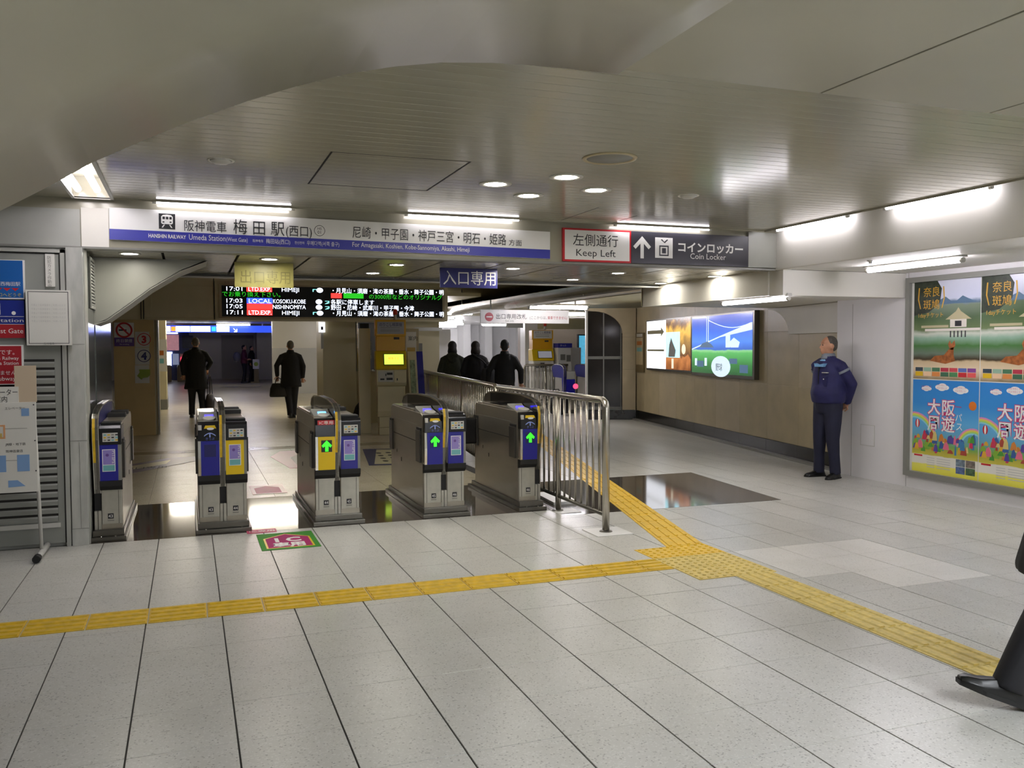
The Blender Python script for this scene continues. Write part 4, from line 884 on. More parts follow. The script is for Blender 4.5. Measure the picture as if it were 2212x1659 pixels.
t = thing('floor_sticker', 'pink and green floor sticker on cream tiles behind the gates', 'sticker', (.8, 9.7, 0)); FZ.rect(.6, .95, 9.4, 10.0, .001, .003, 'sticker_sheet', M('pale_pink', '#d8a2a0', .3), t); FZ.poly([(.64, 9.45), (.9, 9.45), (.9, 9.8), (.77, 9.93), (.64, 9.8)], .003, .004, 'sticker_field', 'pink', t)
t = thing('floor_sticker', 'dull red and white arrow floor sticker left of the middle gate', 'sticker', (1.3, 12.2, 0)); FZ.poly([(1.05, 12.6), (1.24, 13.25), (1.75, 13.2), (1.5, 11.3), (1.18, 11.3)], .001, .003, 'sticker_sheet', M('rose', '#b04a5a', .3), t); FZ.poly([(1.3, 12.4), (1.55, 13.0), (1.6, 12.9), (1.42, 11.5), (1.3, 11.6)], .003, .004, 'sticker_field', 'white', t)
t = thing('floor_sticker', 'cream floor sticker printed with dark footprints between two gates', 'sticker', (2.5, 12, 0)); FZ.poly([(2.16, 11.2), (2.95, 11.05), (3.1, 12.9), (2.42, 13.05)], .001, .003, 'sticker_sheet', 'navy', t); FZ.poly([(2.25, 11.3), (2.9, 11.15), (3.0, 12.75), (2.6, 12.9)], .003, .004, 'sticker_field', M('bone', '#ddd5b4', .3), t)
for i in range(4):
    for j in range(3): FZ.disc(2.45 + .14 * j + .03 * i, 11.55 + .3 * i, .04, .004, .005, 'footprint', 'ink', t, 10, .07)
t = thing('floor_sticker', 'purple and white slanted arrow floor sticker by the wall gate', 'sticker', (-.4, 12.3, 0)); FZ.poly([(-.9, 11.3), (.05, 12.5), (.25, 13.1), (-.3, 13.0), (-.95, 12.2)], .001, .003, 'sticker_sheet', M('dusty_purple', '#8a8098', .3), t); FZ.poly([(-.85, 11.75), (-.3, 12.35), (-.25, 12.75), (-.9, 12.1)], .003, .004, 'sticker_field', 'bone', t); FZ.text('出口専用', -.8, 11.95, .22, 'ink', t, .0045, width=.5)
for k, (x, y) in enumerate(((500, 836), (545, 836))):
    p = onz(x, y); t = FZ.poly([(p.x - .4, p.y), (p.x - .1, p.y + .9), (p.x, p.y + .3), (p.x + .4, p.y + .6), (p.x + .1, p.y - .7)], .001, .004, 'floor_arrow', M('dark_taupe', '#6a625a', .4)); tag(t, 'worn dark arrow mark on the far hall floor', 'marking', 'worn arrows on the far floor')
# ================================================================== TICKET GATES (local: x across, y depth, z up)
FINP = [(.07, .235), (.02, .4), (-.035, .62), (-.07, .8), (-.075, .9), (-.05, .97), (.0, 1.005), (.12, 1.035), (.4, 1.06), (.9, 1.062), (1.3, 1.045), (1.47, 1.01), (1.53, .95), (1.5, .9)]
def gate_unit(t, x0, w, kind, panel, num, arrow, arrow_on, side, back=1.33, ic=False):
    """kind 'in' reader unit or 'out' hood unit; side -1: lane on the -x side, +1: lane on the +x side"""
    x1 = x0 + w
    B().prx([(.02, .08), (back, .08), (back, .9), (back - .06, .935), (.1, .925), (.02, .905)], x0, x1).build('cabinet', 'gate_steel', t, .006)
    f = Fr((0, 0, 0), (1, 0, 0), (0, 0, 1))
    f.rect(x0 + .004, x1 - .004, .085, .395, -.021, .0, 'lower_panel', 'gate_front', t, .003)
    jx = x0 + .028 if side < 0 else x1 - .028
    f.rect(jx - .0015, jx + .0015, .09, .39, .0, .001, 'panel_joint', 'dark_gap', t)
    f.rect(x0 + .002, x1 - .002, .08, .125, .0, .004, 'kick_strip', 'gate_steel', t)
    B().prx([(.02, .39), (-.02, .40), (-.045, .43), (-.05, .475), (.02, .475)], x0 - .004, x1 + .004).build('bumper', 'black_matt', t, .004)
    pf = [(.02, .475), (-.05, .475), (-.058, .62), (-.055, .76), (.02, .76)]
    s0, s1 = (x0 + .022, x1) if side < 0 else (x0, x1 - .022)
    pn = B().prx(pf, s0, s1).build('front_panel', panel, t, .002)
    B().prx([(.02, .475), (-.045, .475), (-.052, .62), (-.049, .76), (.02, .76)], *((x0, x0 + .022) if side < 0 else (x1 - .022, x1))).build('edge_strip', 'steel_bright' if side < 0 else 'grey_mid', t)
    fp = Fr((0, -.056, 0), (1, 0, 0), (0, 0, 1)); cx = (s0 + s1) / 2
    if kind == 'in':
        B().prx([(.02, .76), (-.055, .76), (-.045, .86), (-.01, .905), (.02, .915)], x0, x1).build('head_front', 'black_gloss', t, .003)
        # slanted reader deck
        B().prx([(-.01, .905), (.3, .955), (.34, .975), (.36, .935), (.02, .9)], x0 + .012, x1 - .004).build('reader_deck', 'grey_mid', t, .003)
        sl = math.atan2(.05, .31); rf = Fr((0, .0, .9075), (1, 0, 0), (0, math.cos(sl), math.sin(sl)))
        rf.disc(cx, .12, .05, .001, .012, 'card_pad', 'grey_light', t, 22, .07); rf.rect(cx - .035, cx + .035, .205, .235, .001, .012, 'status_light', 'cyan_led' if ic else 'blue_led', t)
        B().box(x0 + .006, x1 - .006, .36, back - .08, .928, .945).build('top_cover', 'steel', t, .004)
        B().box(x0 + .03, x1 - .01, .62, .92, .944, .95).build('ticket_window', 'smoke_acrylic', t)
        if ic:
            fp.rect(x0 + .02, x1 - .004, .862, .9, -.012, .004, 'ic_label', 'red', t); fp.text('IC専用', x0 + .03, .868, .034, 'white', t, .005, width=w - .05)
        else:
            fp.poly([(cx - .045, .862), (cx + .05, .862), (cx + .04, .885), (cx - .035, .885)], -.03, .0, 'ticket_slot', 'yellow', t); fp.disc(cx + .005, .86, .028, -.028, .002, 'slot_chute', 'white', t, 14, .01)
            fp.rect(x0 + .004, x0 + .03, .85, .89, -.02, .004, 'slot_guide', 'grey_light', t)
            a = [(cx - .045 + .09 * i / 8, .806 + .022 * math.sin(math.pi * i / 8)) for i in range(9)]
            fp.poly(a + [(p, q - .008) for p, q in reversed(a)], -.002, .003, 'insert_mark', M('mark_blue', '#8fa2e6', .4), t); fp.rect(cx - .005, cx + .005, .79, .822, -.002, .003, 'insert_mark', 'mark_blue', t)
            fp.text('きっぷ', cx, .77, .024, M('mark_dim', '#5f6fc0', .4), t, .003, 'CENTER')
    else:
        B().prx([(.02, .76), (-.06, .76), (-.058, .89), (-.04, .915), (.2, .915), (.22, .89), (.2, .76)], x0 - .004, x1 + .006).build('head_hood', 'black_gloss', t, .006)
        B().box(x0 + .01, x1 - .002, .0, .14, .914, .935).build('hood_cap', 'black_matt', t, .006)
        for y in (.62, .95): B().box(x0 + .01, x1 - .004, y, y + .14, .925, .965).build('sensor_hood', 'black_matt', t, .006)
        lab = fp.rect(x0 + .025, x1 - .02, .785, .855, -.01, .006, 'card_label', 'grey_light', t)
        for r_ in range(3):
            for c_ in range(4): fp.rect(x0 + .033 + c_ * .028, x0 + .052 + c_ * .028, .792 + r_ * .021, .803 + r_ * .021, .006, .0065, 'card_mark', ('grey_mid', 'ink', 'teal', 'tactile')[(r_ * 3 + c_) % 4], lab)
    if arrow:
        fp.rect(cx - .045, cx + .045, .63, .73, -.001, .0035, 'arrow_display', 'black_gloss' if panel == 'yellow' else 'navy', t)
        if arrow_on: fp.poly([(cx - .013, .635), (cx + .013, .635), (cx + .013, .683), (cx + .032, .668), (cx + .042, .685), (cx, .728), (cx - .042, .685), (cx - .032, .668), (cx - .013, .683)], .0035, .006, 'green_arrow', 'green_led', t)
    if kind == 'out':
        st = fp.rect(cx - .047, cx + .047, .55, .725, -.001, .003, 'card_sticker', 'white', t)
        fp.rect(cx - .042, cx + .042, .605, .72, .003, .004, 'sticker_upper', 'purple_light', st); fp.rect(cx - .042, cx + .042, .555, .6, .003, .004, 'sticker_lower', 'teal', st)
        v = Fr((cx + .036, -.061, .715), (0, 0, -1), (1, 0, 0)); v.text('PiTaPa', 0, -.012, .032, 'white', st, .001, width=.1)
        fp.disc(cx - .01, .68, .012, .004, .005, 'sticker_logo', 'purple', st, 10)
    fn = Fr((0, -.001, 0), (1, 0, 0), (0, 0, 1)); c2 = (x0 + x1) / 2 + (.01 if side < 0 else -.01)
    fn.rect(c2 - .021, c2 + .021, .165, .207, -.001, .0015, 'number_plate', 'ink', t); fn.text(num, c2, .174, .034, 'white', t, .002, 'CENTER'); fn.rect(c2 - .024, c2 + .024, .146, .154, -.001, .001, 'number_caption', 'grey_mid', t)
    # lane side: flap doors, groove, keyhole
    xs_ = x0 if side < 0 else x1; sg = side
    def lane(a, b, c, d, w0, w1, nm, m):
        bx = sorted((xs_ + sg * w0, xs_ + sg * w1)); B().box(bx[0], bx[1], a, b, c, d).build(nm, m, t, .002)
    lane(.06, .21, .48, .77, -.004, .02, 'flap_door', M('flap', '#3a3733', .3, noise=.1)); lane(.06, .21, .77, .795, -.004, .012, 'flap_hinge', 'black_matt')
    lane(back - .12, back + .01, .48, .77, -.004, .016, 'flap_door', 'flap'); lane(back - .12, back + .01, .77, .795, -.004, .012, 'flap_hinge', 'black_matt')
    lane(.21, back - .13, .655, .662, -.001, .001, 'side_groove', 'dark_gap'); lane(.21, back - .02, .81, .813, -.001, .001, 'side_groove', 'grey_mid')
    lane(.86, .875, .4, .44, -.001, .003, 'lock_plate', 'dark_gap'); lane(1.05, 1.06, .47, .5, -.001, .003, 'lock_plate', 'dark_gap')
def gate_fin(t, x0, w, inner='navy'):
    b = B().prx(FINP + [(1.35, .85), (.2, .85), (.1, .5), (.12, .235)], x0 + .006, x0 + w - .006).build('divider_fin', 'steel_dark', t)
    for a in (x0 + .003, x0 + w - .006): B().prx([(-.055, .75), (-.06, .9), (-.03, .965), (.12, 1.02), (.4, 1.045), (.9, 1.048), (1.3, 1.03), (1.3, .88), (.2, .88), (.0, .74)], a, a + .003).build('fin_face', 'smoke_acrylic' if a < x0 + w / 2 else 'navy', t)
    for a, b_ in ((x0, x0 + w * .5 - .002), (x0 + w * .5 + .002, x0 + w)):
        n = len(FINP); inn = []
        for i, (y, z) in enumerate(FINP):
            p, q = FINP[max(i - 1, 0)], FINP[min(i + 1, n - 1)]; d = Vector((q[0] - p[0], q[1] - p[1])).normalized(); inn.append((y - d.y * -.012, z - d.x * .012))
        bb = B()
        for i in range(n - 1): bb.prx([FINP[i], FINP[i + 1], inn[i + 1], inn[i]], a, b_)
        bb.build('fin_edge', 'steel_bright', t)
    fpp = B(); P_ = [p for p in FINP if .6 < p[1] < .99 and p[0] < .05]
    for a, c in zip(P_[:-1], P_[1:]): fpp.prx([(a[0] - .003, a[1]), (c[0] - .003, c[1]), (c[0] + .002, c[1]), (a[0] + .002, a[1])], x0 + .003, x0 + w * .45)
    fpp.build('fin_yellow_strip', 'tactile', t)
    for a in (x0, x0 + w * .55): B().box(a, a + w * .45, .0, .03, .08, .23).build('fin_foot', 'gate_front', t)
    B().box(x0, x0 + w, .03, 1.3, .08, .88).build('fin_core', 'black_matt', t)
def gate(label, X, Y=7.6, units=(), fin=None, wid=.38):
    t = thing('ticket_gate', label, 'ticket gate', (X, Y, 0), group='ticket gates in a row', local=True)
    B().box(-.03, wid + .03, -.09, 1.5, 0, .035).build('base_plate', 'steel_dark', t, .004); B().box(-.012, wid + .012, -.05, 1.42, .035, .082).build('plinth', 'steel_dark', t, .004)
    for x in (.05, wid - .05): B().lathe([(.008, .0), (.006, .005), (.001, .005)], (x, -.07, .035), 8).build('bolt', 'steel_bright', t)
    for u in units: gate_unit(t, *u[:2], **u[2])
    if fin is not None: gate_fin(t, fin, .05)
    return t
def U(x, **k): return (x, .165, k)
gate('single silver ticket gate with blue panel against the marble pier', -.72, 7.62, [(.05, .155, dict(kind='out', panel='blue', num='43', arrow=False, arrow_on=False, side=1))], 0.0, .205)
gate('double silver ticket gate with blue and yellow panels, reader light violet', .06, 7.62, [U(0, kind='in', panel='blue', num='43', arrow=True, arrow_on=False, side=-1), U(.215, kind='out', panel='yellow', num='44', arrow=False, arrow_on=False, side=1)], .165)
gate('double silver ticket gate with a yellow green-arrow panel and red IC label', 1.0, 7.6, [U(0, kind='in', panel='yellow', num='44', arrow=True, arrow_on=True, side=-1, ic=True), U(.215, kind='out', panel='blue', num='45', arrow=False, arrow_on=False, side=1)], .165)
gate('double silver ticket gate with two blue panels and a lit green arrow', 1.955, 7.6, [U(0, kind='in', panel='blue', num='45', arrow=True, arrow_on=True, side=-1), U(.215, kind='out', panel='blue', num='46', arrow=False, arrow_on=False, side=1)], .165)
gate('single silver ticket gate with blue arrow panel beside the steel barrier', 2.865, 7.6, [U(0, kind='in', panel='blue', num='46', arrow=True, arrow_on=True, side=-1)], .165, .215)
# closed black flap across the last lane
tag(B().box(2.42, 2.84, 8.78, 8.82, .5, .78).build('lane_flap', 'black_gloss', None, .02), 'black closing flap shut across the lane beside the single gate', 'gate flap')

# ================================================================== BARRIERS
def railing(label, a, b, n, posts, plates=None, top=1.08):
    a, b = Vector(a), Vector(b); d = (b - a).normalized(); Ln = (b - a).length; nrm = Vector((-d.y, d.x, 0))
    t = thing('barrier_rail', label, 'barrier', a)
    B().tube([a + Vector((0, 0, .02)), a + Vector((0, 0, top - .06)), a + d * .012 + Vector((0, 0, top - .022)), a + d * .06 + Vector((0, 0, top)), b + Vector((0, 0, top))], .03, 14).build('top_rail', 'steel', t)
    B().tube([a + Vector((0, 0, .14)), b + Vector((0, 0, .14))], .018, 8).build('bottom_rail', 'steel_dark', t)
    for p in posts:
        q = a + d * p; B().tube([q, q + Vector((0, 0, top))], .026, 12).build('post', 'steel', t)
    q = B().tube([(0, 0, .14), (0, 0, top)], .011, 8).mesh('baluster', 'steel')
    for k in range(1, n):
        o = link('baluster', q, t); o.location = a + d * (Ln * k / n)
    return t
t = railing('brushed steel barrier with vertical bars beside the last ticket gate', (3.185, 6.43, 0), (3.2, 9.12, 0), 22, [1.0, 2.66])
for y in (6.43, 7.43):
    B().box(3.04 if y < 7 else 3.13, 3.36, y - .15, y + (.15 if y < 7 else .06), 0, .006).build('floor_plate', 'white', t, .002); B().lathe([(.03, .006), (.055, .006), (.05, .012), (.03, .014)], (3.185, y, 0), 16).build('post_collar', 'steel_dark', t)
t = railing('steel barrier with close bars running on behind the gates', (3.24, 9.3, 0), (4.15, 16.3, 0), 58, [2.3, 4.6, 6.9])
t = railing('far steel barrier with vertical bars by the exit machines', (8.2, 21.3, 0), (9.3, 21.0, 0), 12, [.55, 1.1], top=1.05)
t = railing('short far steel barrier beside the exit gates', (9.35, 20.6, 0), (10.3, 21.4, 0), 8, [1.2], top=1.05)
p = onz(1130, 1085); tag(B().prz([(3.26, 7.7), (3.5, 7.7), (3.6, 8.3), (3.3, 8.3)], .001, .03).build('white_panel', 'white', None, .003), 'white panel lying on the floor behind the barrier bars', 'panel')

# ================================================================== MACHINES
def fare_machine(label, loc, rz, s=1.0, title=True, scr='screen_lit'):
    t = thing('fare_machine', label, 'ticket machine', loc, rz, local=True)
    c = 'cream' if title else 'white_paint'
    B().box(-.24, .24, -.04, .34, 0, .13).build('machine_base', c, t, .01); B().box(-.235, .235, -.03, .35, .13, .32).build('base_step', c, t, .01)
    B().prx([(-.06, .32), (.36, .32), (.36, .85), (-.1, .85), (-.1, .42)], -.27, .27).build('lower_cabinet', c, t, .015)
    B().prx([(-.1, .85), (-.17, .88), (-.2, .93), (-.16, 1.14), (.36, 1.14), (.36, .85)], -.29, .29).build('coin_deck', c, t, .012)
    B().prx([(-.16, 1.14), (-.19, 1.16), (-.06, 1.46), (.36, 1.46), (.36, 1.14)], -.3, .3).build('screen_panel', 'yellow', t, .01)
    B().box(-.28, .28, -.06, .34, 1.46, 1.72).build('upper_panel', M('amber', '#e2a80e', .35), t, .008)
    B().box(-.3, .3, -.08, .28, 1.72, 2.0 if title else 1.98).build('display_box', 'amber', t, .012)
    sl = math.atan2(.30, .13); f = Fr((0, -.19, 1.16), (1, 0, 0), (0, math.cos(sl), math.sin(sl)))
    f.rect(-.15, .25, .06, .27, .001, .012, 'screen_bezel', 'ink', t); f.rect(-.135, .24, .07, .26, .012, .014, 'touch_screen', M(scr, '#b6d94a' if title else '#8a8a92', .2, emit=.9 if title else .3), t)
    if title: f.text('精算する', .05, .16, .055, M('screen_red', '#e0702a', .4, emit=.7), t, .015, 'CENTER')
    g = Fr((0, -.081, 0), (1, 0, 0), (0, 0, 1)); g.rect(-.26, .26, 1.755, 1.965, 0, .004, 'display_face', M('display_grey', '#a7a6ad', .3) if title else 'paper', t)
    g.text('のりこし精算機', 0, 1.89, .07, 'navy', t, .006, 'CENTER', width=.44)
    for z in (1.86, 1.82, 1.8): g.rect(-.2, .18, z, z + .008, .004, .005, 'display_line', 'grey_mid', t)
    h = Fr((0, -.061, 0), (1, 0, 0), (0, 0, 1)); h.rect(.06, .17, 1.66, 1.7, 0, .004, 'camera_window', 'ink', t)
    dk = Fr((0, -.2, .93), (1, 0, 0), (0, .19, .98))
    dk.rect(-.26, .04, .0, .19, .0, .01, 'coin_plate', 'grey_light', t)
    for u0_, u1_, v0, v1 in ((-.22, -.14, .03, .06), (-.1, .02, .03, .07), (-.09, .02, .12, .16), (-.12, -.1, .1, .14)): dk.rect(u0_, u1_, v0, v1, .01, .013, 'coin_slot', 'ink', t)
    dk.rect(.05, .27, -.02, .2, .0, .012, 'note_plate', c, t); dk.rect(.1, .12, .02, .06, .012, .015, 'note_slot', 'ink', t)
    B().tube([(.1, .05, 1.99), (.1, .05, 2.1)], .03, 10).build('beacon_stem', 'paper', t); B().lathe([(.04, 0), (.045, .03), (.04, .09), (.001, .1)], (.1, .05, 2.09), 14).build('beacon_lamp', M('beacon', '#d9381a', .3), t)
    return t
fare_machine('yellow and cream fare adjustment machine with green touch screen', (3.3, 15.05, 0), R(-8)).scale = (.88, .88, 1)
fare_machine('far yellow fare machine with white screen by the exit gates', (9.1, 22.3, 0), R(-8), title=False, scr='screen_grey')
# panels round the first machine
t = thing('machine_surround', 'cream service panel behind the yellow fare machine', 'panel', (2.8, 15.5, 0)); B().box(2.82, 3.02, 15.42, 15.5, 0, 1.86).build('side_panel', 'cream', t, .006); B().box(3.62, 3.9, 15.42, 15.5, .4, 1.86).build('side_panel', 'cream_dark', t, .006)
F15 = Fr((0, 15.42, 0), (1, 0, 0), (0, 0, 1)); F15.rect(3.66, 3.85, 1.3, 1.8, 0, .006, 'machine_notice', 'paper', t); F15.rect(3.68, 3.83, 1.4, 1.52, .006, .008, 'notice_block', M('buff', '#c8a85a', .5), t); F15.text('案内', 3.7, 1.65, .09, 'ink', t, .008)
t = thing('leaflet_board', 'slanted cream and blue leaflet board beside the yellow machine', 'notice board', (3.8, 15.0, 0)); B().prx([(14.95, .5), (15.0, .5), (15.2, 1.45), (15.15, 1.45)], 3.62, 3.78).build('leaflet_face', 'cream', t); B().prx([(14.97, .5), (15.22, .5), (15.22, 1.45), (15.17, 1.45)], 3.78, 3.9).build('board_side', 'blue', t)
B().prx([(14.945, .55), (14.95, .55), (15.1, 1.3), (15.095, 1.3)], 3.65, 3.74).build('leaflet', M('leaflet', '#8a9a7a', .5, noise=.4, nscale=20), t); B().box(3.66, 3.86, 15.0, 15.24, 0, .5).build('board_stand', 'cream_dark', t)
t = thing('pipe_frame', 'white tubular frame beside the beige column with a small notice', 'frame', (3.95, 16.4, 0)); B().tube([(3.97, 16.4, 0), (3.97, 16.4, 1.75), (4.0, 16.4, 1.84), (4.08, 16.4, 1.87), (4.6, 16.4, 1.87)], .035, 10).build('frame_pipe', 'paper', t); B().box(4.0, 4.2, 16.34, 16.36, 1.2, 1.6).build('frame_notice', 'grey_mid', t); B().box(4.02, 4.16, 16.335, 16.34, 1.2, 1.32).build('notice_label', 'paper', t)
x0, x1, z0, z1 = pr(936, 962, 705, 782, 18)
t = thing('arrow_board', 'white board with grey arrow beside the beige column', 'sign', (x0, 18, 0)); F18 = Fr((0, 18, 0), (1, 0, 0), (0, 0, 1)); F18.rect(4.58, x1 + .1, .98, 1.9, 0, .05, 'board_face', M('board_white', '#e6e6ea', .4), t); F18.rect(4.6, x1 + .08, 0, .98, .0, .04, 'board_legs', 'grey_mid', t)
F18.poly([(4.5, 1.5), (4.72, 1.5), (4.72, 1.42), (4.84, 1.56), (4.72, 1.7), (4.72, 1.62), (4.5, 1.62)], .05, .055, 'board_arrow', 'grey_mid', t); F18.text('北改札', 4.62, 1.15, .1, 'grey_light', t, .055)
# display case on the cream column
t = thing('wall_display', 'glass display case with blue leaflets on the column wing', 'display case', (3.3, 17.5, 1.0)); F17 = Fr((0, 17.55, 0), (1, 0, 0), (0, 0, 1)); F17.rect(3.15, 3.6, 1.05, 2.05, 0, .05, 'case_back', M('case_blue', '#a8b0c8', .2), t); F17.rect(3.18, 3.45, 1.3, 1.65, .05, .055, 'case_sheet', M('case_sheet', '#b8c0c0', .4, noise=.3, nscale=20), t); F17.frame(3.15, 3.6, 1.05, 2.05, .03, .05, .08, 'case_frame', 'steel_bright', t); F17.rect(3.22, 3.4, 1.85, 2.0, .05, .06, 'case_camera', 'ink', t)
q = onY(687, 715, 17.3); t = thing('exit_light', 'small white lamp sign high on the cream column', 'sign', (2.46, 17.3, 1.8)); F173 = Fr((0, 17.3, 0), (1, 0, 0), (0, 0, 1)); F173.rect(2.38, 2.5, 1.82, 2.02, 0, .05, 'lamp_face', M('soft_lit', '#e8e8f0', .4, emit=.6), t); F173.rect(2.42, 2.46, 1.87, 1.93, .05, .053, 'lamp_mark', 'ink', t); F173.rect(2.42, 2.47, 1.5, 1.82, 0, .03, 'lamp_stem', 'paper', t)
# far exit gates, ticket kiosk, partition, light box
def exit_gate(label, x, y):
    t = thing('exit_gate', label, 'ticket gate', (x, y, 0), R(-12), local=True, group='far exit gates')
    B().prx([(.0, .08), (1.3, .08), (1.3, .95), (.1, .95), (0, .85)], 0, .2).build('cabinet', 'gate_steel', t, .01); B().box(-.02, .22, -.05, 1.4, 0, .08).build('plinth', 'steel_dark', t)
    B().prx([(y_ * .9, z_ * 1.05) for y_, z_ in FINP] + [(1.2, .8), (.2, .8)], -.06, 0).build('divider_fin', M('gate_blue', '#1d1d80', .65, spec=.1), t); B().box(.0, .2, -.06, .0, .42, .78).build('front_panel', 'gate_blue', t, .01); B().box(.0, .2, -.06, .02, .78, .96).build('head_front', 'grey_mid', t, .01)
    B().box(.0, .2, -.05, 0, .32, .42).build('bumper', 'black_matt', t); f = Fr((0, -.06, 0), (1, 0, 0), (0, 0, 1)); f.disc(.21, .62, .06, 0, .01, 'red_light', M('led_pink', '#ff3a5a', .4, emit=1.2), t)
    n = len(FINP); bb = B()
    for i in range(n - 1): bb.prx([(FINP[i][0] * .9, FINP[i][1] * 1.05), (FINP[i + 1][0] * .9, FINP[i + 1][1] * 1.05), (FINP[i + 1][0] * .9 + .012, FINP[i + 1][1] * 1.05 - .014), (FINP[i][0] * .9 + .012, FINP[i][1] * 1.05 - .014)], -.068, .004)
    bb.build('fin_edge', 'steel_bright', t); return t
exit_gate('far blue exit gate with red light beside the black bags', 8.1, 18.4); exit_gate('far blue exit gate with red light nearest the dark arched window', 8.75, 18.5)
t = thing('ticket_kiosk', 'white and blue ticket kiosk behind the exit gates', 'ticket machine', (9.55, 22, 0)); B().box(9.45, 9.85, 22, 22.4, 0, .75).build('kiosk_base', 'paper', t, .01); B().box(9.45, 9.85, 22, 22.4, .75, 1.5).build('kiosk_body', 'white', t, .01); F22 = Fr((0, 22, 0), (1, 0, 0), (0, 0, 1)); F22.rect(9.44, 9.86, 1.5, 1.62, -.3, .02, 'kiosk_header', 'sign_blue', t); F22.rect(9.52, 9.66, 1.16, 1.32, 0, .01, 'kiosk_screen', 'grey_mid', t); F22.rect(9.7, 9.82, 1.12, 1.3, 0, .01, 'kiosk_screen', 'grey_mid', t); F22.rect(9.48, 9.8, .7, .8, 0, .012, 'kiosk_band', 'sign_blue', t)
for u in (9.52, 9.66): F22.rect(u, u + .1, .84, 1.04, 0, .01, 'kiosk_leaflet', 'paper', t)
F22.text('きっぷ', 9.5, 1.54, .06, 'white', t, .022)
tag(B().box(9.7, 10.6, 23.0, 23.1, 0, 1.5).build('partition', 'corridor_white', None, .01), 'white partition board beside the ticket kiosk', 'partition')
x0, x1, z0, z1 = pr(1252, 1285, 722, 790, 24.2)
t = thing('wall_light_box', 'blue picture light box on the brown wall behind the exit gates', 'light box', (x0, 24.5, z0)); B().box(x0, x1 + .6, 24.3, 24.4, z0, z1).build('box_body', 'ink', t); B().box(x0 + .03, x1 + .55, 24.28, 24.3, z0 + .04, z1 - .04).build('lit_face', M('aqua_lit', '#4f9fc0', .3, emit=.5, noise=.5, nscale=3), t)
B().box(x0, x1 + .6, 24.34, 24.6, 0, z0).build('box_plinth', 'brown_wall', t)
# shop front and display at the far back
t = thing('far_kiosk', 'brightly lit kiosk with posters at the far end of the hall', 'kiosk', (-1.2, 45, 0))
FS = Fr((0, 45, 0), (1, 0, 0), (0, 0, 1))
FARPAD = 0
def far(x0, x1, y0, y1, nm, mat, w0=0, w1=.06): a = pr(x0, x1, y0, y1, 45); return FS.rect(*a, w0, w1, nm, mat, t)
B().box(pr(352, 400, 720, 800, 45)[0], pr(352, 408, 720, 800, 45)[1], 45.0, 45.9, .35, 2.5).build('kiosk_body', M('kiosk_navy', '#2f3f7a', .4), t)
far(358, 386, 723, 757, 'poster_panel', M('kiosk_poster', '#c8909a', .4, emit=.25, noise=.5, nscale=4)); far(394, 417, 725, 752, 'dark_poster', M('kiosk_dark', '#2a3040', .4)); far(357, 370, 764, 790, 'shelf_case', LW); far(373, 386, 764, 788, 'shelf_case', M('case_dim', '#8a94b0', .4, emit=.3)); far(357, 372, 760, 764, 'case_light', LW); far(389, 402, 764, 790, 'white_case', 'white', .0, .05); far(391, 399, 772, 781, 'red_button', 'led_pink', .06, .1); far(355, 384, 717, 721, 'top_light', LW)
B().box(pr(352, 400, 720, 800, 45)[0], pr(352, 408, 720, 800, 45)[1], 45.0, 45.9, 0, .36).build('kiosk_plinth', 'kiosk_navy', t)
for k, x in enumerate((358, 395)):
    p = Vector((onY(x, 800, 43.5).x, 43.5, 0)); tag(B().lathe([(.25, 0), (.25, .7), (.22, .75), (.001, .76)], (p.x, p.y, 0), 14).build('bollard', 'cream_dark'), 'stubby beige bollard in front of the far kiosk', 'bollard', 'bollards before the far kiosk')
p = Vector((onY(552, 812, 40).x, 40, 0)); t = thing('stand_notice', 'white notice with green arrow on a wooden stand far away', 'notice', (p.x, p.y, 0)); y = p.y; FN2 = Fr((0, y, 0), (1, 0, 0), (0, 0, 1)); a, b_, c_, d_ = pr(546, 560, 776, 797, y); FN2.rect(a, b_, c_, d_, 0, .03, 'notice_sheet', 'paper', t); FN2.disc((a + b_) / 2, (c_ + d_) / 2, .1, .03, .04, 'green_mark', 'arrow_green', t, 6); FN2.rect(a + .05, b_ - .03, 0, c_, -.02, .02, 'wooden_post', 'brown', t); FN2.rect(a - .1, b_, 0, .06, -.2, .2, 'stand_foot', 'brown', t)
# ================================================================== PEOPLE
def remesh(b, name, mat, parent, vox=.014, smooth=6, extra=None):
    me = b.mesh(name, mat); o = bpy.data.objects.new('tmp', me); COL.objects.link(o)
    r = o.modifiers.new('r', 'REMESH'); r.mode = 'VOXEL'; r.voxel_size = vox; r.use_smooth_shade = True
    s = o.modifiers.new('s', 'SMOOTH'); s.factor = .5; s.iterations = smooth
    m2 = bpy.data.meshes.new_from_object(o.evaluated_get(bpy.context.evaluated_depsgraph_get()))
    bpy.data.objects.remove(o)
    if extra is not None:
        bm = bmesh.new(); bm.from_mesh(m2); bm.from_mesh(extra.mesh('x', mat)); bm.to_mesh(m2); bm.free()
    m2.name = name; m2.materials.clear(); m2.materials.append(MATS[mat] if isinstance(mat, str) else mat)
    for p in m2.polygons: p.use_smooth = True
    return link(name, m2, parent)
M('skin', '#c08d70', .5, noise=.05); M('skin_pale', '#c9a58c', .5)
M('coat_black', '#0f0f11', .8, noise=.1, nscale=30); M('coat_black2', '#131318', .75, noise=.1, nscale=30); M('trouser_black', '#15151a', .75, noise=.1, nscale=30)
M('hair_grey', '#55504a', .7, noise=.2, nscale=60); M('hair_black', '#15110f', .6); M('hair_brown', '#1e1512', .6, noise=.2, nscale=40)
M('shoe_black', '#0e0e0e', .3); M('jacket_olive', '#35382c', .8, noise=.15, nscale=25); M('knit_dark', '#141316', .85, noise=.1)
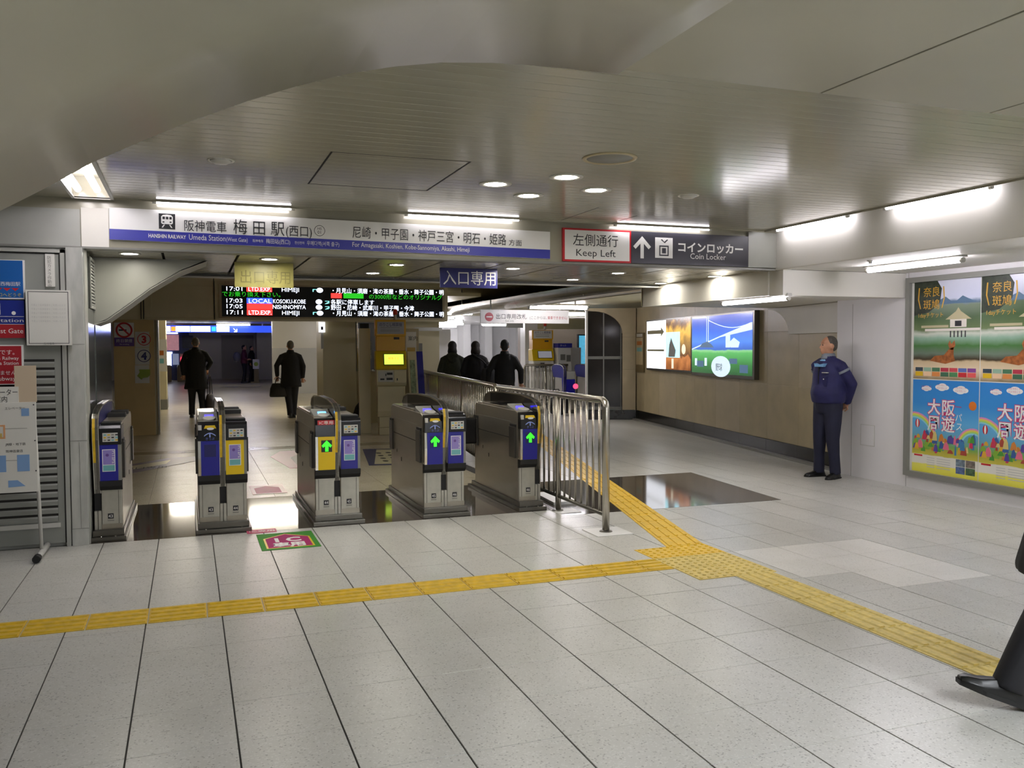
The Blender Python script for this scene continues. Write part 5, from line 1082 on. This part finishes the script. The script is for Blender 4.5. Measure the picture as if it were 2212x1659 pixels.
M('uniform', '#1f1f52', .7, noise=.14, nscale=9); M('uniform_trouser', '#191b33', .75, noise=.14, nscale=9); M('collar_blue', '#7db1dd', .6); M('collar_grey', '#7f8690', .6); M('shirt', '#9fc3e6', .6)
def V(*a): return Vector(a)
def hand(b, wrist, d, n, curl=.5, s=1.0, thumb=1):
    """palm and five fingers from the wrist along d; n = palm normal; thumb on the +/- side"""
    d = Vector(d).normalized(); n = Vector(n); n = (n - d * n.dot(d)).normalized(); sd = d.cross(n) * thumb; w = Vector(wrist)
    b.tube([w - d * .02, w + d * .03 * s, w + d * .085 * s], [.026 * s, .036 * s, .034 * s], 8)
    for i, (off, ln) in enumerate(((-.027, .068), (-.009, .08), (.009, .075), (.026, .058))):
        p = w + d * .082 * s + sd * -off * s; pts = [p]; ang = 0
        for k in range(3):
            ang += curl * .9; dd = d * math.cos(ang) + n * math.sin(ang); p = p + dd * (ln * s / 3); pts.append(p)
        b.tube(pts, [.0095 * s, .009 * s, .0085 * s, .007 * s], 7)
    p = w + d * .03 * s + sd * .03 * s; b.tube([p, p + (d * .6 + sd * .8).normalized() * .035 * s, p + (d * .9 + sd * .5 + n * .4).normalized() * .068 * s], [.012 * s, .0105 * s, .008 * s], 7)
def figure(name, label, loc, rz, H, lf, rf, arms, cloth, group=None, head_turn=0, head_tilt=0, vox=.015, lean=0, coat_hem=.62, bulk=1.0, hair='hair_black', skin='skin', hairstyle='short', hands=True, collar=True):
    """canonical pose faces -y, 1.70 m tall; lf/rf = (knee, ankle, toe direction angle); arms = ((elbow, wrist, dir, curl), ...)"""
    k = H / 1.70; t = thing(name, label, 'person', loc, rz, group=group, local=True)
    sc = lambda p: V(p[0] * k, p[1] * k, p[2] * k)
    legs = []
    for sx, (kn, an, toe) in ((1, lf), (-1, rf)): legs.append((V(sx * .09, 0, .88), V(*kn), V(*an), toe))
    # body: one continuous figure
    b = B()
    b.rings([(0, 0, z * k, rx * k, ry * k) for z, rx, ry in ((.82, .13, .09), (.95, .14, .095), (1.1, .12, .085), (1.28, .125, .085), (1.36, .1, .07), (1.43, .058, .056))])
    b.tube([sc((0, .005, 1.42)), sc((0, .0, 1.52))], [.055 * k, .052 * k], 10)
    hc = V(0, -.012, 1.585); rot = Matrix.Translation(hc) @ Euler((R(head_tilt), 0, R(head_turn))).to_matrix().to_4x4() @ Matrix.Translation(-hc)
    def hd(p): return sc(rot @ V(*p))
    k0 = len(b.v)
    b.ell((0, .0, 1.6), (.074, .092, .1)); b.ell((0, -.028, 1.535), (.056, .062, .062)); b.ell((0, -.075, 1.502), (.024, .024, .02)); b.ell((0, -.04, 1.575), (.064, .06, .05))
    b.tube([(0, -.086, 1.6), (0, -.104, 1.572), (0, -.112, 1.558)], [.008, .012, .015], 8); b.ell((0, -.093, 1.528), (.022, .012, .008)); b.ell((0, -.094, 1.516), (.02, .012, .008))
    b.ell((0, -.078, 1.625), (.055, .02, .012))
    for sx in (-1, 1): b.ell((sx * .076, .012, 1.575), (.01, .02, .032))
    for i in range(k0, len(b.v)): b.v[i] = tuple(hd(b.v[i]))
    for hp_, kn, an, toe in legs: b.tube([sc(hp_), sc(kn), sc(an)], [.075 * k, .052 * k, .036 * k], 10)
    hb = B() if hands else None
    shs = []
    for sx, (el, wr, dr, curl) in zip((1, -1), arms):
        sh = V(sx * .172 * bulk, .0, 1.345); shs.append(sh); b.tube([sc(V(sx * .1, 0, 1.33)), sc(V(*el)), sc(wr)], [.04 * k, .034 * k, .027 * k], 10)
        if hands: hand(hb, sc(wr), dr, (0, -1, 0) if abs(Vector(dr).normalized().y) < .7 else (0, 0, -1), curl, k, sx * -1)
    remesh(b, 'body', skin, t, min(vox, .011), 3, hb)
    # eyes
    for sx in (-1, 1):
        e = B().ell((0, 0, 0), (.011 * k, .007 * k, .006 * k), 8, 6); p = hd((sx * .03, -.085, 1.594)); e.v = [(v[0] + p.x, v[1] + p.y, v[2] + p.z) for v in e.v]; e.build('eye', 'ink', t)
    # hair
    b = B(); k0 = len(b.v)
    if hairstyle == 'short': b.ell((0, .014, 1.618), (.081, .092, .092)); b.ell((0, .045, 1.57), (.07, .06, .07)); cut = lambda v: v[1] < -.05 - (1.62 - v[2]) * .0 and v[2] < 1.655
    elif hairstyle == 'crop': b.ell((0, .016, 1.615), (.078, .088, .092)); b.ell((0, .045, 1.575), (.068, .056, .06)); cut = None
    else: b.ell((0, .01, 1.615), (.09, .1, .1)); b.ell((0, .035, 1.54), (.088, .075, .1)); b.ell((.05, .01, 1.5), (.045, .06, .08)); b.ell((-.05, .01, 1.5), (.045, .06, .08)); cut = None
    for i in range(k0, len(b.v)):
        v = b.v[i]
        if hairstyle != 'long' or True:
            y_ = max(v[1], -.062 if v[2] > 1.65 else (-.045 if v[2] > 1.61 else (-.0 if v[2] < 1.57 else -.02))) if v[2] < 1.69 else v[1]
            v = (v[0], y_, v[2])
        b.v[i] = tuple(hd(v))
    remesh(b, 'hair', hair, t, .01, 3)
    # trousers
    b = B(); b.rings([(0, 0, z * k, rx * k * bulk, ry * k * bulk) for z, rx, ry in ((.78, .15, .11), (.88, .172, .125), (1.0, .165, .12))])
    for hp_, kn, an, toe in legs: b.tube([sc(hp_ + V(0, 0, .02)), sc(hp_.lerp(kn, .5)), sc(kn), sc(kn.lerp(an, .5)), sc(an + V(0, 0, -.035))], [.098 * k * bulk, .088 * k * bulk, .072 * k * bulk, .066 * k, .066 * k], 12)
    remesh(b, 'trousers', cloth['trousers'], t, vox, 5)
    # shoes
    for hp_, kn, an, toe in legs:
        a = sc(an); dz = toe[1] if isinstance(toe, tuple) else 0; ta = toe[0] if isinstance(toe, tuple) else toe
        f = V(math.sin(ta), -math.cos(ta), 0); rgt = V(f.y, -f.x, 0); base = a.z - .085 * k
        b = B()
        def fp(u, s_, z): 
            q = a + f * (u * k) + rgt * (s_ * k); return (q.x, q.y, a.z - .085 * k + z * k + (u * math.tan(dz)) * k)
        secs = [(-.075, .03, .055), (-.05, .038, .1), (.0, .038, .1), (.05, .042, .075), (.11, .047, .055), (.16, .042, .045), (.19, .024, .03)]
        vs_ = []; fs_ = []
        for u, hw, hh in secs: vs_ += [fp(u, -hw, 0), fp(u, hw, 0), fp(u, hw * .95, hh * .55), fp(u, hw * .5, hh), fp(u, -hw * .5, hh), fp(u, -hw * .95, hh * .55)]
        for i in range(len(secs) - 1):
            for j in range(6): fs_.append((i * 6 + j, i * 6 + (j + 1) % 6, (i + 1) * 6 + (j + 1) % 6, (i + 1) * 6 + j))
        fs_ += [tuple(range(5, -1, -1)), tuple(range((len(secs) - 1) * 6, len(secs) * 6))]
        b.add(vs_, fs_, True); so = b.build('shoe', cloth.get('shoes', 'shoe_black'), t, .004)
        b = B().add([fp(-.08, -.034, -.004), fp(-.08, .034, -.004), fp(.1, .05, -.004), fp(.195, .02, -.004), fp(.195, -.02, -.004), fp(.1, -.05, -.004)] + [fp(-.08, -.034, .016), fp(-.08, .034, .016), fp(.1, .05, .016), fp(.195, .02, .016), fp(.195, -.02, .016), fp(.1, -.05, .016)], [(5, 4, 3, 2, 1, 0), (6, 7, 8, 9, 10, 11)] + [(i, (i + 1) % 6, 6 + (i + 1) % 6, 6 + i) for i in range(6)]); b.build('sole', 'black_matt', so)
    # coat or jacket
    b = B(); z0 = coat_hem; cz = cloth.get('flare', 1.0)
    prof_ = [(z0, .215 * cz, .15 * cz), (z0 + .03, .215 * cz, .152 * cz), ((z0 + 1.0) / 2, .2, .145), (1.0, .19, .14), (1.15, .185, .135), (1.27, .185, .132), (1.34, .17, .118), (1.395, .13, .098), (1.435, .085, .078), (1.47, .068, .07)]
    if coat_hem > .8: prof_ = [(z0, .17 * cz, .13 * cz), (z0 + .03, .185 * cz, .14 * cz), (z0 + .12, .195 * cz, .15 * cz), (1.15, .188, .14), (1.27, .185, .132), (1.34, .17, .118), (1.395, .13, .098), (1.435, .085, .078), (1.47, .07, .072)]
    b.rings([(0, (lean * (z - .9)), z * k, rx * k * bulk, ry * k * bulk) for z, rx, ry in prof_], 18)
    for sh, (el, wr, dr, curl) in zip(shs, arms):
        el, wr = V(*el), V(*wr); s_ = 1 if sh.x > 0 else -1
        b.tube([sc(V(s_ * .05, 0, 1.405)), sc(V(s_ * .11, 0, 1.385)), sc(sh), sc(sh.lerp(el, .5)), sc(el), sc(el.lerp(wr, .5)), sc(wr)], [.05 * k, .06 * k, .071 * k, .066 * k, .06 * k, .053 * k, .045 * k], 12)
    if cloth.get('belly'): b.ell((0, -.07 * k, 1.03 * k), (.15 * k, .13 * k, .13 * k))
    ct = remesh(b, cloth.get('top_name', 'coat'), cloth['top'], t, vox, 4)
    if collar:
        b = B(); b.lathe([(.075 * k, 0), (.088 * k, -.02 * k), (.098 * k, -.035 * k), (.085 * k, .0), (.07 * k, .045 * k), (.064 * k, .045 * k), (.066 * k, 0)], (0, lean * .55, 1.45 * k), 18); b.build('collar', cloth.get('collar', cloth['top']), ct)
    return t, sc
def bag_box(name, label, c, sx, sy, sz, mat, handle=.14, rz=0, hand_z=None, strap=False):
    t = thing(name, label, 'bag', c, rz, local=True)
    b = B(); b.rings([(0, 0, 0, sx * .5, sy * .5), (0, 0, .03, sx * .54, sy * .55), (0, 0, sz * .6, sx * .5, sy * .48), (0, 0, sz * .92, sx * .4, sy * .3), (0, 0, sz, sx * .34, sy * .16)], 20); b.build('bag_body', mat, t)
    for s in (-1, 1): B().tube([(-sx * .2, s * sy * .14, sz * .93), (-sx * .14, s * sy * .1, sz + handle * .75), (0, 0, sz + handle), (sx * .14, s * sy * .1, sz + handle * .75), (sx * .2, s * sy * .14, sz * .93)], .008, 8).build('handle', mat, t)
    return t
PI = math.pi
DOWN = (0, -.1, -1)
# the two men walking away behind the gates
p = onz(425, 897)
man1, s1 = figure('person', 'man in a long black coat walking away holding a dark bag', (p.x, 20.6, 0), PI, 1.76,
    ((.09, -.04, .47), (.1, .02, .085), 0), ((-.1, -.02, .48), (-.12, .16, .12), 0), (((.27, .06, 1.14), (.25, .02, .9), DOWN, .9), ((-.3, -.03, 1.17), (-.22, -.16, 1.02), (0, -.6, -.6), .5)),
    dict(top='coat_black', trousers='trouser_black', top_name='long_coat', flare=1.08), coat_hem=.60, bulk=1.08, hair='hair_grey', hairstyle='crop')
p = onz(628, 900)
figure('person', 'grey haired man in a black coat carrying a black briefcase walking away', (p.x - .02, 19.6, 0), PI, 1.68,
    ((.06, -.02, .48), (.03, .1, .1), 0), ((-.08, -.05, .47), (-.06, -.02, .085), 0), (((.3, .02, 1.15), (.28, -.08, .92), DOWN, .5), ((-.27, .03, 1.13), (-.26, .0, .87), DOWN, .95)),
    dict(top='coat_black', trousers='trouser_black', top_name='long_coat', flare=1.02), coat_hem=.68, bulk=1.08, hair='hair_grey', hairstyle='crop')
bag_box('briefcase', 'black briefcase held by the grey haired man in a black coat', (p.x - .24 - .04, 19.6, .46), .36, .16, .3, 'black_matt', .12)
q1 = onz(425, 897)
bag_box('tote_bag', 'dark brown tote bag with long handles hanging behind the gate', (q1.x + .28, 20.6, .17), .3, .16, .34, M('bag_brown', '#2a1f1a', .5), .42, R(60))
# three people beyond the barrier
def head_place(x, ytop, Y, H):
    q = onY(x, ytop, Y); return q.x, q.z
for (x, yt, Y, lab, kw) in (
    (977, 738, 16.0, 'person with dark hair in an olive hooded jacket beyond the barrier', dict(top='jacket_olive', hair='hair_black', bulk=1.02, hem=.72)),
    (1027, 738, 15.6, 'person with brown hair in black with shoulder bag beyond the barrier', dict(top='knit_dark', hair='hair_brown', bulk=.98, hem=.7)),
    (1090, 734, 14.6, 'young man with black hair in a slim black jacket beyond the barrier', dict(top='coat_black2', hair='hair_black', bulk=.98, hem=.86))):
    X, Zt = head_place(x, yt, Y, 0)
    young = kw['hem'] > .8
    figure('person', lab, (X, Y, 0), PI - .3, Zt, ((.09, -.03, .47), (.1, .0, .085), 0), ((-.09, -.0, .48), (-.1, .08, .1), 0),
        (((.29, .03, 1.14), (.31, -.05, .9), DOWN, .6), ((-.29, .03, 1.14), (-.3, .0, .9), DOWN, .6)) if young else (((.25, .02, 1.12), (.22, -.12, .95), (0, -1, -.4), .6), ((-.25, .02, 1.12), (-.22, -.12, .95), (0, -1, -.4), .6)),
        dict(top=kw['top'], trousers='trouser_black', top_name='jacket'), coat_hem=kw['hem'], bulk=kw['bulk'], hair=kw['hair'], hairstyle='short' if young else 'long', head_tilt=0 if young else 8)
    if kw['top'] == 'jacket_olive':
        tt = [o for o in COL.objects if o.get('label') == lab][0]; kk = Zt / 1.7; b = B(); b.ell((0, .1 * kk, 1.42 * kk), (.13 * kk, .07 * kk, .07 * kk)); b.ell((0, .12 * kk, 1.36 * kk), (.09 * kk, .06 * kk, .09 * kk)); remesh(b, 'hood', 'jacket_olive', tt, .014, 4)
    if kw['top'] == 'knit_dark':
        bx = bag_box('shoulder_bag', 'soft dark shoulder bag hanging on the person in black', (X + .18, Y - .24, .84), .3, .13, .3, M('bag_grey', '#2b2b2e', .7), .1, R(-15))
        B().tube([(.02, .0, .28), (-.1, .06, .42), (-.3, .1, .56)], .014, 8).build('strap', 'bag_grey', bx)
# far passers-by
p = Vector((onY(528, 818, 40).x, 40, 0))
ff, sf = figure('person', 'distant person in a maroon jacket standing by the grey shutter', (p.x, min(p.y, 40), 0), R(80), 1.66, ((.09, -.02, .47), (.1, .0, .085), 0), ((-.09, -.02, .47), (-.1, .05, .085), 0), (((.24, -.02, 1.12), (.2, -.16, 1.05), (0, -1, .2), .5), ((-.24, -.02, 1.12), (-.2, -.16, 1.05), (0, -1, .2), .5)), dict(top=M('maroon', '#5a1f33', .7), trousers='trouser_black', top_name='jacket'), coat_hem=.85, vox=.025)
t = B(); t.ell((p.x - .3, min(p.y, 40) - .02, 1.15), (.17, .15, .22)); tag(remesh(t, 'backpack', M('pack_grey', '#6a6a6e', .7), None, .025), 'grey backpack on the distant person in maroon', 'bag')
p = Vector((onY(541, 818, 40).x, 40, 0))
figure('person', 'distant person in black half hidden behind the wooden notice stand', (p.x + .1, min(p.y, 40) + .6, 0), R(60), 1.62, ((.09, -.02, .47), (.1, .0, .085), 0), ((-.09, -.02, .47), (-.1, .05, .085), 0), (((.24, .02, 1.12), (.22, -.05, .9), DOWN, .5), ((-.24, .02, 1.12), (-.22, -.05, .9), DOWN, .5)), dict(top='coat_black2', trousers='trouser_black', top_name='jacket'), coat_hem=.8, vox=.025)
# guard leaning at the white wall, hands behind the back
gx, gy = 6.9, 8.2
gt, gs = figure('person', 'security guard in a navy uniform jacket standing against the white wall', (gx, gy, 0), R(-86), 1.63,
    ((.1, -.02, .47), (.11, .02, .085), (.25,)[0]), ((-.1, -.03, .47), (-.12, -.02, .085), -.15), (((.26, .12, 1.13), (.1, .2, .9), (-.7, .15, -.6), .5), ((-.26, .12, 1.13), (-.1, .2, .9), (.7, .15, -.6), .5)),
    dict(top='uniform', trousers='uniform_trouser', top_name='jacket', collar='collar_grey', flare=1.06, belly=True), coat_hem=.9, bulk=1.12, hair='hair_grey', hairstyle='crop', head_turn=-24, vox=.012, lean=.0)
k = 1.63 / 1.7
jk = [o for o in gt.children if o.name.startswith('jacket')][0]
b = B(); b.lathe([(.072 * k, 0), (.105 * k, -.04 * k), (.108 * k, -.048 * k), (.09 * k, -.03 * k), (.072 * k, .03 * k)], (0, 0, 1.45 * k), 20); b.build('collar_flap', 'collar_blue', jk)
fg = Fr((0, -.158 * k, 0), (1, 0, 0), (0, 0, 1))
fg.poly([(-.06, 1.335 * k), (.07, 1.335 * k), (.08, 1.375 * k), (0, 1.36 * k), (-.07, 1.375 * k)], -.06, .0, 'chest_yoke', 'collar_blue', jk)
fg.rect(.035, .115, 1.1 * k, 1.22 * k, -.06, -.008, 'chest_pocket', 'uniform', jk, .006); fg.disc(.075, 1.19 * k, .007, -.012, -.004, 'pocket_stud', 'white', jk, 10)
fg.rect(.05, .13, 1.262 * k, 1.272 * k, -.03, -.002, 'name_tape', 'grey_light', jk)
fg.rect(-.004, .004, .93 * k, 1.33 * k, -.03, .0025, 'zip_line', 'ink', jk)
for s in (1, -1):
    B().tube([(s * .208 * k, .025, 1.3 * k), (s * .216 * k, .035, 1.275 * k)], .0745 * k, 14, False).build('sleeve_band', 'collar_grey', jk)
# walker entering at the right edge, striding across
wx, wy = 3.485, 2.63
figure('person', 'person in a black coat and boots striding across the yellow strip', (wx, wy, 0), R(-116), 1.72,
    ((.09, -.1, .5), (.1, -.29, .12), (0, .35)), ((-.09, .08, .46), (-.1, .34, .1), (0, -.2)), (((.24, .12, 1.15), (.18, .2, .95), DOWN, .5), ((-.24, .12, 1.15), (-.18, .2, .95), DOWN, .5)),
    dict(top='coat_black', trousers='trouser_black', top_name='long_coat', flare=1.25), coat_hem=.53, bulk=1.0, hair='hair_black', hairstyle='short', vox=.012)
# black luggage by the column and by the exit gates
p = onz(778, 920)
t = thing('black_bag', 'slumped black bag standing against the cream column', 'bag', (p.x, p.y, 0)); b = B(); b.rings([(p.x, p.y, 0, .14, .12), (p.x, p.y, .2, .15, .13), (p.x + .03, p.y, .38, .12, .1), (p.x + .06, p.y, .5, .06, .05), (p.x + .07, p.y, .53, .02, .02)]); remesh(b, 'bag_body', 'black_matt', t, .02, 4); B().tube([(p.x + .02, p.y - .05, .46), (p.x + .06, p.y - .03, .58), (p.x + .1, p.y - .05, .46)], .008, 6).build('handle', 'black_matt', t)
for i, (x, y_) in enumerate(((7.7, 17.9), (8.5, 17.6))):
    t = thing('luggage_bag', ('low black luggage bag beside the short far barrier', 'low black luggage bag right before the far exit gates')[i], 'bag', (x, y_, 0), group='black bags by the exit gates', local=True); b = B(); b.ell((0, 0, .22), (.3, .2, .22)); b.ell((.1, 0, .4), (.14, .12, .12)); remesh(b, 'bag_body', 'black_matt', t, .025, 4); B().tube([(-.15, 0, .4), (-.12, 0, .58), (.0, 0, .58), (.05, 0, .45)], .012, 6).build('handle', 'black_matt', t)
